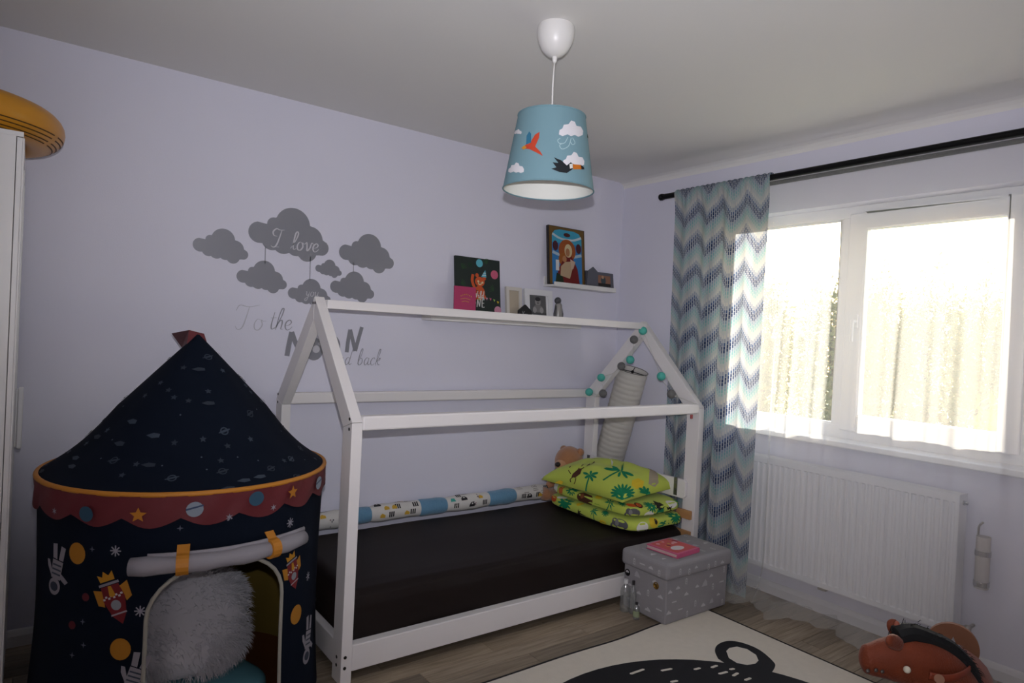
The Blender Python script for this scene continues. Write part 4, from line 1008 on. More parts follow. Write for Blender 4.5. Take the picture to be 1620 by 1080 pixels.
MB().lathe([(0, LZ1+.001), (.030, LZ1+.001), (.031, LZ1+.02), (.028, LZ1+.09), (.024, LZ1+.140), (.012, LZ1+.155), (0, LZ1+.157)], (-.632, -.07, 0), 20).build('body', mat('figurine_silver', '#9c9a96', .3, .3), fg, smooth=True)
MB().ell((-.640, -.07, LZ1+.167), (.024, .022, .023), 16, 10).build('head', mat('figurine_dark', '#4a4a4e', .5), fg, smooth=True)
for s in (-1, 1): MB().tube([(-.632+s*.018, -.072, LZ1+.130), (-.632+s*.032, -.073, LZ1+.08), (-.632+s*.031, -.074, LZ1+.012)], [.008, .009, .006], 8).build('wing', mat('figurine_dark', '#4a4a4e', .5), fg, smooth=True)
# icon panel: a plain stand-in with the same colours
ix0, ix1 = -.722, -.398; ih = 2.147-LZ2
ic = thing('icon_panel', ((ix0+ix1)/2, -.07, LZ2), 'tall framed religious icon panel in blue gold and red', 'picture')
io, ifn = leaning(ix0, ix1, LZ2+.001, ih, -.070, math.radians(6), .022, 'panel', ic, mat('icon_wood', '#1d1512', .5))
pr = Print(); Wi = ix1-ix0; S = lambda a, b: (a*Wi, b*ih)
pr.poly([S(.02, .01), S(.98, .01), S(.98, .99), S(.02, .99)], '#6b5128'); 
pr.poly([S(.09, .01), S(.91, .01), S(.91, .84), S(.84, .92), S(.7, .95), S(.3, .95), S(.16, .92), S(.09, .84)], '#3577b0', 1)
pr.poly([S(.09, .72), S(.91, .72), S(.91, .84), S(.84, .92), S(.7, .95), S(.3, .95), S(.16, .92), S(.09, .84)], '#3d9ab8', 2)
pr.stroke([S(.1, .86), S(.3, .80), S(.5, .79), S(.7, .80), S(.9, .86)], .022, '#b9c9cf', 3); pr.stroke([S(.1, .55), S(.3, .51), S(.5, .5), S(.7, .51), S(.9, .55)], .030, '#9fb6c6', 3)
pr.poly(circ(*S(.5, .87), .030, .014), '#4a2320', 4)
for a_ in (.18, .82): pr.poly(circ(*S(a_, .66), .024, .034), '#46202a', 4)
pr.poly(circ(*S(.5, .60), .076, n=28), '#9a5226', 4); pr.poly(circ(*S(.40, .44), .045, n=24), '#9a5a26', 5)
pr.poly([S(.16, .02), S(.84, .02), S(.78, .3), S(.68, .44), S(.58, .55), S(.42, .48), S(.26, .28)], '#6d1d1c', 5); pr.poly([S(.16, .02), S(.40, .02), S(.36, .16), S(.2, .2)], '#22301f', 6)
pr.poly(circ(*S(.53, .60), .034, .046), '#c9b890', 6); pr.poly(circ(*S(.51, .57), .019, .028), '#a5714e', 7); pr.poly(circ(*S(.42, .45), .019, .022), '#b07a52', 7)
pr.poly([S(.30, .16), S(.56, .12), S(.64, .3), S(.60, .42), S(.44, .40), S(.32, .32)], '#b39a7c', 6); pr.poly([S(.18, .24), S(.27, .24), S(.27, .42), S(.18, .42)], '#cfd0cf', 6); pr.poly([S(.58, .46), S(.72, .42), S(.66, .3), S(.60, .28)], '#bfa592', 7)
pr.build('painting', ifn, io, .0006, .0003)
sf = thing('photo_frame', (-.26, -.075, LZ2), 'small grey photo frame with house outline and colour photo beside icon', 'picture frame')
so_, sfn = leaning(-.390, -.126, LZ2+.001, .122, -.075, math.radians(8), .012, 'frame_board', sf, mat('slate_frame', '#55565f', .5))
hx = MB().prism([(-.40, LZ2+.02), (-.30, LZ2+.02), (-.30, LZ2+.115), (-.35, LZ2+.150), (-.40, LZ2+.115)], 'y', -.088, -.080).build('house_shape', mat('slate_frame', '#55565f', .5), sf)
pr = Print()
pr.poly([(.105, .022), (.225, .022), (.225, .098), (.105, .098)], '#8a6350'); pr.poly(circ(.155, .062, .024, .030), '#3c474c', 1); pr.poly(circ(.15, .085, .012), '#b08a6c', 2); pr.poly([(.105, .022), (.225, .022), (.225, .042), (.105, .042)], '#26221f', 1)
for q in range(3): pr.poly(circ(.030+.024*q, .058, .0085), '#b9b9bd', 4)
pr.build('print', sfn, so_, .008, .0004)

# ------------------------------------------------------------------ wall stickers
m_sil = mat('silver_vinyl', '#94959d', 0.34, 0.35, spec=0.5)
CL = [(-.37, -.02, .13), (-.20, .10, .085), (.03, .12, .215), (.25, -.03, .165), (.40, -.12, .10), (-.22, -.10, .12), (-.08, -.12, .13), (.08, -.14, .12), (.22, -.19, .125), (0, 0, .16), (.15, .0, .15)]
def wallmap(u, v, h): return (u, -h, v)
def cloud(px, py, wpx, label, text=None, thread=None):
    c = PY(px, py, 0); a, b = PY(px-wpx/2, py, 0), PY(px+wpx/2, py, 0); w_ = (b-a).length
    t_ = thing('cloud_sticker', (c.x, 0, c.z-.2*w_), label, 'wall sticker', 'cloud stickers on the wall')
    pr = Print()
    pts_ = []
    for k in range(120):       # outer outline of the union of the lobes
        an = 2*math.pi*k/120; best = 0
        for (x, y_, r_) in CL:
            y0_ = y_; dx, dy = math.cos(an), math.sin(an); bq = x*dx+y0_*dy; cq = x*x+y0_*y0_-r_*r_; D = bq*bq-cq
            if D > 0: best = max(best, bq+math.sqrt(D))
        pts_.append((c.x+best*w_*math.cos(an), c.z+best*w_*math.sin(an)))
    pr.poly(pts_, m_sil)
    o_ = pr.build('vinyl', wallmap, t_, .0012); del o_['kind']
    if text:
        p2 = Print(); q = PY(*text[1], 0); write(p2, text[0], q.x, q.z, text[2], '#c8c7ce', .17, 0, .25, 0, True)
        p2.build('lettering', wallmap, t_, .0022)
    if thread:
        p2 = Print(); q0, q1 = PY(*thread[0], 0), PY(*thread[1], 0); p2.stroke([(q0.x, q0.z), (q1.x, q1.z)], .004, m_sil); o2 = p2.build('thread', wallmap, t_, .0012); del o2['kind']
    return t_
cloud(350, 389, 88, 'plain grey cloud wall sticker of the set nearest the wardrobe')
cloud(459, 371, 127, 'large grey cloud wall sticker with the words I love', ('I love', (431, 391), .047))
cloud(581, 401, 87, 'dark grey cloud wall sticker hung beside the large lettered cloud', None, ((559, 415), (559, 432)))
cloud(415, 438, 80, 'grey cloud wall sticker on a thread below the lettered cloud, above To the', None, ((420, 389), (419, 417)))
cloud(520, 425, 42, 'smallest grey cloud wall sticker between the larger clouds')
cloud(490, 464, 68, 'grey cloud wall sticker with the word you above the bed gable', ('you', (483, 468), .026), ((491, 406), (490, 443)))
cloud(558, 454, 70, 'dark grey cloud wall sticker close above the bed roof beam')
def text_sticker(name, text, px, py, size, label, w_=.13, col=None, gap=0.0, taper=True, slant=.25):
    q = PY(px, py, 0); t_ = thing(name, (q.x, 0, q.z), label, 'wall sticker', 'lettering on the wall')
    pr = Print(); write(pr, text, q.x, q.z, size, col or m_sil, w_, 0, slant, gap, taper); pr.build('lettering', wallmap, t_, .0012); return t_
m_sil2 = mat('silver_vinyl_pale', '#bcbcc6', 0.34, 0.3)
text_sticker('lettering_sticker', 'To', 376, 521, .062, 'pale script word To stuck on the wall below the clouds', .10, m_sil2)
text_sticker('lettering_sticker', 'the', 425, 521, .056, 'grey script word the stuck on the wall above MOON', .11)
text_sticker('lettering_sticker', 'and back', 522, 577, .046, 'grey script words and back stuck on the wall behind the bed', .10)
q = PY(455, 562, 0); mo = thing('lettering_sticker', (q.x, 0, q.z), 'bold grey word MOON stuck on the wall behind the bed gable', 'wall sticker', 'lettering on the wall')
pr = Print()
def brush(px, py, sx, h, strokes, w_):
    q_ = PY(px, py, 0)
    for st_ in strokes: pr.stroke([(q_.x+sx*x, q_.z+h*y_) for x, y_ in st_], w_, m_sil, 0, 4)
brush(453, 563, .135, .125, [[(.02, 0), (.08, .5), (.16, 1.0)], [(.16, 1.0), (.30, .62), (.40, .40)], [(.40, .40), (.60, .70), (.84, 1.02)], [(.84, 1.02), (.86, .5), (.86, .05)]], .026)
brush(547, 557, .086, .135, [[(.06, 0), (.12, .5), (.22, .92)], [(.22, .92), (.42, .5), (.62, .06)], [(.62, .06), (.80, .55), (1.0, 1.05)]], .022)
for px, py in ((497, 552), (524, 547)):
    c = PY(px, py, 0); pr.poly(circ(c.x, c.z, .050, .060, 32), m_sil)
    if px == 497:
        for a_, b_, r_ in ((.01, .0, .02), (-.02, .025, .012), (.03, .03, .010)): pr.poly(circ(c.x+a_, c.z+b_, r_), '#c2c1c8', 1)
pr.build('lettering', wallmap, mo, .0012)

# ------------------------------------------------------------------ pendant lamp
LX, LY = PZ(880, 42, ZC).xy
LK = (Vector((LX, LY, 0))-CAM).dot(fw)/2.37          # lamp sizes were read at 2.37 m
def lz(z): return CAM.z+(z-CAM.z)*LK
def cz(z): return ZC-.0005-(2.5495-z)*(ZC-.0005-lz(2.407))/.1425
m_lampw = mat('lamp_plastic', '#e6e4e2', 0.35)
m_shade = mat('shade_blue', '#7a9eaa', 0.75, bump=0.12, bscale=300, trans=0.12)
m_shin = mat('shade_lining', '#e7e8e2', 0.8)
pend = thing('pendant_lamp', (LX, LY, lz(1.92)), 'hanging lamp with light blue drum shade printed with parrot toucan and clouds', 'lamp')
MB().lathe([(r_*LK, cz(z_)) for r_, z_ in ((.064, 2.5495), (.067, 2.535), (.066, 2.50), (.060, 2.47), (.048, 2.44), (.030, 2.418), (.012, 2.408), (0, 2.407))], (LX, LY, 0), 32).build('ceiling_cup', m_lampw, pend, smooth=True)
MB().lathe([(r_, lz(z_)) for r_, z_ in ((.009, 2.415), (.0095, 2.408), (.008, 2.392), (.004, 2.386), (0, 2.386))], (LX, LY, 0), 16).build('cord_grip', m_lampw, pend, smooth=True)
MB().tube([(LX, LY, lz(2.39)), (LX-.002, LY+.001, lz(2.3)), (LX+.001, LY, lz(2.2)), (LX, LY, lz(2.15))], .0035, 8).build('cord', m_lampw, pend, smooth=True)
RTp, RBt, ZTp, ZBt = .121*LK, .163*LK, lz(2.193), lz(1.930)
shd = MB().lathe([(RTp, ZTp), (RTp+.0005, ZTp-.003), (RBt, ZBt+.003), (RBt, ZBt)], (LX, LY, 0), 64).build('shade', m_shade, pend, smooth=True)
MB().lathe([(RTp-.002, ZTp-.001), (RBt-.002, ZBt+.001)], (LX, LY, 0), 64).build('shade_lining', m_shin, pend, smooth=True)
for z_, r_ in ((ZTp, RTp), (ZBt, RBt)):
    MB().tube([(LX+r_*math.cos(a), LY+r_*math.sin(a), z_) for a in (2*math.pi*k/64 for k in range(65))], .0028, 8, cap=False).build('rim', m_shade, shd, smooth=True)
sp = MB()
for a in (0.3, 2.4, 4.5): sp.tube([(LX+RTp*math.cos(a), LY+RTp*math.sin(a), ZTp-.004), (LX+.02*math.cos(a), LY+.02*math.sin(a), ZTp-.035)], .002, 6)
sp.build('shade_carrier', m_lampw, pend)
MB().lathe([(r_, lz(z_)) for r_, z_ in ((.0, 2.168), (.019, 2.165), (.021, 2.16), (.021, 2.105), (.017, 2.10), (0, 2.10))], (LX, LY, 0), 20).build('bulb_socket', m_lampw, pend, smooth=True)
MB().lathe([(r_, lz(z_)) for r_, z_ in ((.013, 2.10), (.014, 2.085), (.026, 2.062), (.030, 2.04), (.026, 2.018), (.014, 2.006), (0, 2.003))], (LX, LY, 0), 20).build('bulb', mat('opal_glass', '#e9e8e4', .25), pend, smooth=True)
def shade_uv(px, py):
    """pixel -> (angle, height) on the near side of the cone"""
    q = ray(px, py); o_ = CAM-Vector((LX, LY, 0)); k = (RBt-RTp)/(ZBt-ZTp)
    R_ = lambda z: RTp+(z-ZTp)*k
    best = None; t = 1.8
    prev = None
    while t < 2.9:
        p_ = o_+q*t; d_ = math.hypot(p_.x, p_.y)-R_(p_.z)
        if prev is not None and prev > 0 and d_ <= 0:
            a_ = math.atan2(p_.y, p_.x); return (a_-2*math.pi if a_ > .5 else a_), p_.z
        prev = d_; t += .002
    # off the silhouette: nearest edge
    p_ = o_+q*2.37*LK; a_ = math.atan2(p_.y, p_.x); return (a_-2*math.pi if a_ > .5 else a_), p_.z
def shmap(u, v, h):
    r_ = RTp+(v-ZTp)*(RBt-RTp)/(ZBt-ZTp)+h; return (LX+r_*math.cos(u), LY+r_*math.sin(u), v)
pr = Print(0.025)
def sp_(pts, c, l=0): pr.poly([shade_uv(*p) for p in pts], c, l)
def puff(cx_, cy_, s_, c='#dcdadf', l=0):
    pts_ = [(cx_+s_*x, cy_+s_*y_) for x, y_ in ((-1, .35), (-.95, 0), (-.7, -.15), (-.6, -.45), (-.2, -.5), (0, -.8), (.3, -.7), (.45, -.35), (.8, -.3), (1, .05), (.95, .4), (.6, .55), (.3, .4), (0, .5), (-.3, .35), (-.7, .5))]
    sp_(pts_, c, l)
puff(903, 206, 19); puff(907, 254, 17); puff(817, 267, 12.5); puff(820, 209, 6)
sp_([(825, 235), (833, 229), (840, 225), (847, 213), (854, 209), (853, 218), (847, 232), (855, 240), (859, 247), (848, 241), (838, 236)], '#c0442a', 1)
sp_([(833, 229), (834, 215), (838, 208), (841, 212), (841, 226)], '#2f6d8c', 2); sp_([(826, 234), (831, 230), (834, 234), (829, 237)], '#c98a2c', 2)
sp_([(872, 267), (880, 265), (874, 257), (883, 258), (876, 249), (888, 254), (896, 262), (902, 257), (907, 260), (905, 268), (896, 274), (884, 272)], '#1d2126', 2)
sp_([(900, 260), (905, 259), (905, 266), (901, 267)], '#d8d6d2', 3); sp_([(905, 260), (918, 261), (923, 268), (906, 268)], '#c9701f', 3); sp_([(917, 261), (922, 264), (923, 268), (919, 268)], '#1d1b1b', 4)
sp_([(826+103, 212), (931, 214), (930, 219), (928, 217)], '#2a3f33', 1)
def sstroke(pts, w_): 
    p_ = smooth_path(pts, 5)
    for i in range(len(p_)-1):
        a, b = p_[i], p_[i+1]; dx, dy = b[0]-a[0], b[1]-a[1]; l_ = math.hypot(dx, dy) or 1; nx, ny = -dy/l_*w_/2, dx/l_*w_/2
        pr.quad([shade_uv(a[0]+nx, a[1]+ny), shade_uv(b[0]+nx, b[1]+ny), shade_uv(b[0]-nx, b[1]-ny), shade_uv(a[0]-nx, a[1]-ny)], '#a9c6cc', 1)
sstroke([(898, 217), (893, 226), (885, 227), (882, 222), (886, 219)], 1.2); sstroke([(903, 218), (899, 231), (889, 236), (885, 230), (890, 227)], 1.2); sstroke([(905, 218), (909, 226), (905, 229), (902, 225)], 1.2)
pr.build('print', shmap, shd, .0012, .0006)

# ------------------------------------------------------------------ wardrobe and swim ring
m_ward = mat('wardrobe_white', '#e4e3e3', 0.4)
WX0, WX1, WYa, WYb, WH_ = XL+.006, -3.520, -0.725, -0.030, 1.985
wa = thing('wardrobe', ((WX0+WX1)/2, (WYa+WYb)/2, 0), 'tall white two-door wardrobe standing in the corner', 'wardrobe')
quick('side_panel', (WX0, WYa, 0), (WX1, WYa+.016, WH_-.016), m_ward, wa, .001); quick('side_panel', (WX0, WYb-.016, 0), (WX1, WYb, WH_-.016), m_ward, wa, .001)
quick('top_panel', (WX0, WYa, WH_-.016), (WX1+.019, WYb, WH_), m_ward, wa, .001); quick('back_panel', (WX0, WYa+.016, .0), (WX0+.006, WYb-.016, WH_-.016), m_ward, wa, 0); quick('plinth', (WX1-.03, WYa+.016, 0), (WX1-.014, WYb-.016, .07), m_ward, wa, .001)
ym = (WYa+WYb)/2
for a, b, hs_ in ((WYa, ym-.0015, 1), (ym+.0015, WYb, -1)):
    d_ = quick('door', (WX1+.002, a, .075), (WX1+.016, b, WH_-.019), m_ward, wa, .001)
    mb = MB(); frame_yz(mb, a, b, .075, WH_-.019, .055, WX1+.016, WX1+.022, .07); mb.build('door_frame', m_ward, d_, bevel=.002)
    yh = b-.028 if hs_ > 0 else a+.028
    mb = MB().box((WX1+.022, yh-.009, .905), (WX1+.030, yh+.009, 1.115)); mb.box((WX1+.030, yh-.014, .90), (WX1+.046, yh+.014, 1.12)).build('handle', m_ward, d_, bevel=.004)
m_ring = mat('yellow_vinyl', '#c98a1c', 0.35)
RC = Vector((-3.725, -.425, WH_)); RM, Rr = .262, .082
ring = thing('swim_ring', RC, 'inflatable yellow swim ring with dark stripes lying on top of wardrobe', 'swim ring')
def ring_pt(a, b, h=0.0):
    r_ = Rr+h; return (RC.x+(RM+r_*math.cos(b))*math.cos(a), RC.y+(RM+r_*math.cos(b))*math.sin(a), RC.z+.001+Rr*.86+r_*.86*math.sin(b))
MB().grid(lambda u, v: ring_pt(2*math.pi*u, 2*math.pi*v), 64, 24, cu=True).build('tube', m_ring, ring, smooth=True)
pr = Print(.12)
for v_ in (-.42, -.62, -.84, -1.02):
    for a0, a1 in ((-2.6, -1.5), (-1.42, -.42), (-.34, .75), (.83, 2.0)):
        n_ = 14; pr.items.append(([(a0+(a1-a0)*i/n_, v_+dv) for i in range(n_+1) for dv in (-.028, .028)], [(2*i, 2*i+2, 2*i+3, 2*i+1) for i in range(n_)], pr._m('#54361a'), 0))
pr.build('stripes', lambda u, v, h: ring_pt(u, v, h), ring, .0012)

# ------------------------------------------------------------------ play tent
TC = Vector((-2.950, -0.700, 0)); TR, TRB, TZR, TZA = .476, .492, .858, 1.348
m_tent = mat('tent_navy', '#0a1220', 0.85, var=0.06, vscale=5, bump=0.2, bscale=12, spec=0.12)
m_tin = mat('tent_lining', '#6d5a1c', 0.8, bump=0.2, bscale=12)
m_tred = mat('tent_red', '#5c141c', 0.7, bump=0.25, bscale=14)
m_torange = mat('tent_orange', '#b8761c', 0.6)
m_tgrey = mat('tent_flap_grey', '#8d8990', 0.75, bump=0.3, bscale=18)
m_tpipe = mat('tent_piping', '#9a968c', 0.7)
tent = thing('play_tent', TC, 'dark blue space-print play tent with pointed roof and orange rim', 'play tent')
def trad(z): 
    k = z/TZR; return TRB+(TR-TRB)*k-.012*math.sin(math.pi*k)
def tmap(th, z, h=0.0):
    r_ = trad(z)+h+.004*math.sin(th*7+z*5); return Vector((TC.x+r_*math.cos(th), TC.y+r_*math.sin(th), z))
def tent_uv(px, py):
    """pixel -> (angle, height) on the near side of the tent wall"""
    q = ray(px, py); t = 1.5; prev = None
    while t < 3.6:
        p_ = CAM+q*t; d_ = math.hypot(p_.x-TC.x, p_.y-TC.y)-trad(min(max(p_.z, 0), TZR))
        if prev is not None and prev > 0 and d_ <= 0:
            a_ = math.atan2(p_.y-TC.y, p_.x-TC.x); return ((a_-2*math.pi if a_ > 1.4 else a_), p_.z)
        prev = d_; t += .003
    p_ = CAM+q*2.75; return (math.atan2(p_.y-TC.y, p_.x-TC.x), p_.z)
TH0 = math.atan2(CAM.y-TC.y, CAM.x-TC.x)             # angle that faces the camera
dl = tent_uv(228, 1060)[0]; dr = tent_uv(441, 1060)[0]; dtop = tent_uv(380, 878)[1]
dmid = (dl+dr)/2; dw = (dr-dl)/2
door = [(dl, .03)]+[(dl, .03+(dtop-.20)*k/6) for k in range(1, 7)]
door += [(dmid-dw*math.cos(a), dtop-.17+.17*math.sin(a)) for a in (math.pi*k/16 for k in range(1, 16))]
door += [(dr, .03+(dtop-.20)*(1-k/6)) for k in range(0, 7)]
a0 = TH0-math.pi
outer = [(a0+2*math.pi*k/90, 0.004) for k in range(91)]+[(a0+2*math.pi, TZR*k/12) for k in range(1, 12)]+[(a0+2*math.pi*(1-k/90), TZR) for k in range(91)]+[(a0, TZR*(1-k/12)) for k in range(1, 12)]
V, Fc = tri2d(outer, [door], .07)
tw = MB().add([tmap(u, v) for u, v in V], Fc).build('tent_wall', m_tent, tent, smooth=True)
MB().add([tmap(u, v, -.006) for u, v in V], Fc).build('lining', m_tin, tw, smooth=True)
MB().tube([tmap(u, v, .002) for u, v in door], .0065, 8, cap=False).build('door_piping', m_tpipe, tw, smooth=True)
MB().lathe([(0, .004), (TRB-.015, .004), (TRB-.012, .007), (0, .007)], TC, 64).build('tent_floor', mat('tent_floor_orange', '#6e3d14', .7), tent)
# roof
PAN = 6
def roof_pt(th, k, h=0.0):
    # k 0 rim .. 1 tip
    prof = 1-k; sag = .030*math.sin(math.pi*min(1, k*1.0))*(0.55+.45*(1-abs(math.cos(PAN/2*(th-TH0+.5))))) 
    r_ = (TR+.004)*prof-sag*prof*1.2+.004+h; 
    z_ = TZR+(TZA-TZR)*k-(.020*math.sin(math.pi*min(1, k*2.2)) if k < .45 else 0)
    if k < .07: r_ += .0
    return Vector((TC.x+r_*math.cos(th), TC.y+r_*math.sin(th), z_+h*.6))
roof = MB().grid(lambda u, v: roof_pt(2*math.pi*u, v), 72, 24, cu=True).build('roof', m_tent, tent, smooth=True)
MB().tube([Vector((TC.x+(TR+.006)*math.cos(a), TC.y+(TR+.006)*math.sin(a), TZR)) for a in (2*math.pi*k/72 for k in range(73))], .0085, 8, cap=False).build('rim_piping', m_torange, tent, smooth=True)
tip = roof_pt(0, 1.0); tip = Vector((TC.x, TC.y, TZA))
e0, e1 = PT(272, 527, 2.75), PT(288, 549, 2.75)
fl_ = MB().add([tip+Vector((.02, 0, .004)), tip+Vector((-.03, .01, .016)), e0, e1, tip+Vector((-.04, -.01, -.05)), tip+Vector((.03, -.01, -.03))], [(0, 1, 5), (1, 4, 5), (1, 2, 3, 4)]).build('pennant', m_tred, tent, solid=.003)
c0, c1, c2 = PT(330, 541, 2.74), PT(357, 573, 2.62), PT(352, 580, 2.62)
# red scalloped valance under the rim
def val_low(th): return TZR-.072-.030*abs(math.sin(th*9+.6))
nv = 180
vs = []
for i in range(nv):
    th = 2*math.pi*i/nv; lo = val_low(th)
    for k in range(5):
        z_ = TZR-.004+(lo-TZR+.004)*k/4; r_ = trad(z_)+.012+.003*math.sin(th*23+k)
        vs.append((TC.x+r_*math.cos(th), TC.y+r_*math.sin(th), z_))
val = MB().add(vs, [(i*5+k, ((i+1) % nv)*5+k, ((i+1) % nv)*5+k+1, i*5+k+1) for i in range(nv) for k in range(4)]).build('valance', m_tred, tent, smooth=True)
# prints on the valance and wall, placed from the picture
def tprint(name, parent, draw, base_h):
    pr = Print(.05); draw(pr); return pr.build(name, lambda u, v, h: tmap(u, v, h), parent, base_h, .0007)
SCL = 1/trad(.6)
def tp(cx_, cy_, sh):      # shape in metres (x right, y up) around a pixel centre
    u0, v0 = tent_uv(cx_, cy_); return [(u0+x*SCL, v0+y_) for x, y_ in sh]
def rot_(sh, d_): 
    a = math.radians(d_); return [(x*math.cos(a)-y_*math.sin(a), x*math.sin(a)+y_*math.cos(a)) for x, y_ in sh]
def val_print(pr):
    for px, py in ((224, 811), (456, 777)): pr.poly(tp(px, py, star(0, 0, .024)), '#a86a1c')
    for px, py in ((308, 803), (497, 763)): pr.poly(tp(px, py, circ(0, 0, .024)), '#7d8692'); pr.poly(tp(px, py, [(-.024, -.003), (.024, .009), (.024, .014), (-.024, .003)]), '#33415c', 1)
    for px, py in ((145, 810), (400, 786)): pr.poly(tp(px, py, circ(0, 0, .024)), '#2b4a5e')
    for px, py in ((96, 806), (360, 815), (425, 800)): pr.poly(tp(px, py, star(0, 0, .012, 6, .35)), '#84808a')
tprint('valance_print', val, val_print, .021)
def rocket(pr, px, py, d_, s_=1.0):
    def q(sh, c, l): pr.poly(tp(px, py, [(x*s_, y_*s_) for x, y_ in rot_(sh, d_)]), c, l)
    q([(-.030, .045), (.030, .045), (.036, 0), (.022, -.050), (0, -.080), (-.022, -.050), (-.036, 0)], '#6d1a20', 0)
    q([(.030, .035), (.058, .045), (.056, -.005), (.036, -.015)], '#a8701f', 0); q([(-.030, .035), (-.058, .045), (-.056, -.005), (-.036, -.015)], '#a8701f', 0)
    q([(-.026, .060), (-.030, .085), (-.014, .075), (-.006, .092), (.008, .076), (.024, .088), (.024, .060)], '#b8801f', 0)
    q([(-.034, .047), (.034, .047), (.034, .055), (-.034, .055)], '#84808a', 1); q([(-.026, -.048), (.026, -.048), (.025, -.043), (-.025, -.043)], '#9a9096', 1)
    q(circ(0, -.018, .016), '#83868f', 1)
    for i in range(8): q([(-.034+.0085*i, .004+.006*(i % 2)), (-.027+.0085*i, .004+.006*(i % 2)), (-.027+.0085*i, .010+.006*(i % 2)), (-.034+.0085*i, .010+.006*(i % 2))], '#b9b6ba', 1)
    q([(-.005, .044), (.005, .044), (.010, .014), (0, .008), (-.010, .014)], '#b8801f', 2)
def astronaut(pr, px, py, d_, s_=1.0, c='#8b868e'):
    def q(sh, c_, l): pr.poly(tp(px, py, [(x*s_, y_*s_) for x, y_ in rot_(sh, d_)]), c_, l)
    q([(-.024, .045), (.024, .045), (.027, -.02), (-.027, -.02)], c, 0); q(circ(0, .072, .030), c, 0); q(circ(0, .072, .020, .016), '#2a3140', 1)
    q([(.024, .04), (.050, .012), (.058, -.01), (.044, -.012), (.024, .02)], c, 0); q([(-.024, .04), (-.050, .052), (-.062, .040), (-.045, .03), (-.024, .02)], c, 0)
    q([(-.026, -.024), (-.004, -.024), (-.008, -.075), (-.030, -.072)], c, 0); q([(.004, -.024), (.026, -.024), (.036, -.072), (.014, -.078)], c, 0)
    for k in range(3): q([(-.022, .030-.016*k), (.022, .032-.016*k), (.022, .026-.016*k), (-.022, .024-.016*k)], '#39414f', 1)
def wall_print(pr):
    rocket(pr, 182, 947, 22); rocket(pr, 461, 904, 14, .85)
    for px, py, c_ in ((191, 1026, '#a8701f'), (466, 971, '#a8701f'), (122, 875, '#a8701f')): pr.poly(tp(px, py, circ(0, 0, .032, .034)), c_)
    astronaut(pr, 92, 895, 172, .9); astronaut(pr, 485, 1005, 165, .95); astronaut(pr, 215, 1065, 160, .85)
    for px, py in ((185, 870), (223, 965), (486, 911), (361, 815), (457, 826)):
        for k in range(4):
            a = math.pi*k/4; pr.poly(tp(px, py, [(.017*math.cos(a)-.002*math.sin(a), .017*math.sin(a)+.002*math.cos(a)), (-.017*math.cos(a)-.002*math.sin(a), -.017*math.sin(a)+.002*math.cos(a)), (-.017*math.cos(a)+.002*math.sin(a), -.017*math.sin(a)-.002*math.cos(a)), (.017*math.cos(a)+.002*math.sin(a), .017*math.sin(a)-.002*math.cos(a))]), '#8d8a94', k % 2)
    for px, py in ((147, 868), (131, 983), (132, 1020), (116, 1035), (285, 835), (500, 948)): pr.poly(tp(px, py, star(0, 0, .010, 4, .3)), '#5a5c6a')
    for px, py in ((136, 944), (477, 841), (115, 988)): pr.poly(tp(px, py, circ(0, 0, .013)), '#551720')
tprint('wall_print', tw, wall_print, .003)
pr = Print(.08); rr = random.Random(21); placed = []
while len(placed) < 150:
    u_, k_ = rr.uniform(0, 2*math.pi), 1-math.sqrt(rr.uniform(.02, .98))
    rloc = max(.05, (1-k_)*TR)
    if any(math.hypot((u_-a)*rloc, (k_-b)*.68) < .032 for a, b in placed): continue
    placed.append((u_, k_)); kind = rr.random(); c_ = rr.choice(['#2b3442', '#343e4c', '#262e3a'])
    def sh(pts): return [(u_+x/rloc, k_+y_/.68) for x, y_ in pts]
    if kind < .35: pr.poly(sh(star(0, 0, .012, 5, .5)), c_)
    elif kind < .6: pr.poly(sh(circ(0, 0, .014, n=12)), c_, holes=[sh(circ(0, 0, .010, n=10))]); pr.poly(sh(circ(0, 0, .022, .004, 12, .3)), c_, 1)
    elif kind < .75: pr.poly(sh([(-.022, 0), (0, .009), (.022, .006), (.022, -.006), (0, -.009)]), c_)
    else: pr.poly(sh(circ(0, 0, .003, n=6)), '#4a5361')
pr.build('roof_print', lambda u, v, h: roof_pt(u, min(max(v, 0.004), .99), h), roof, .003)
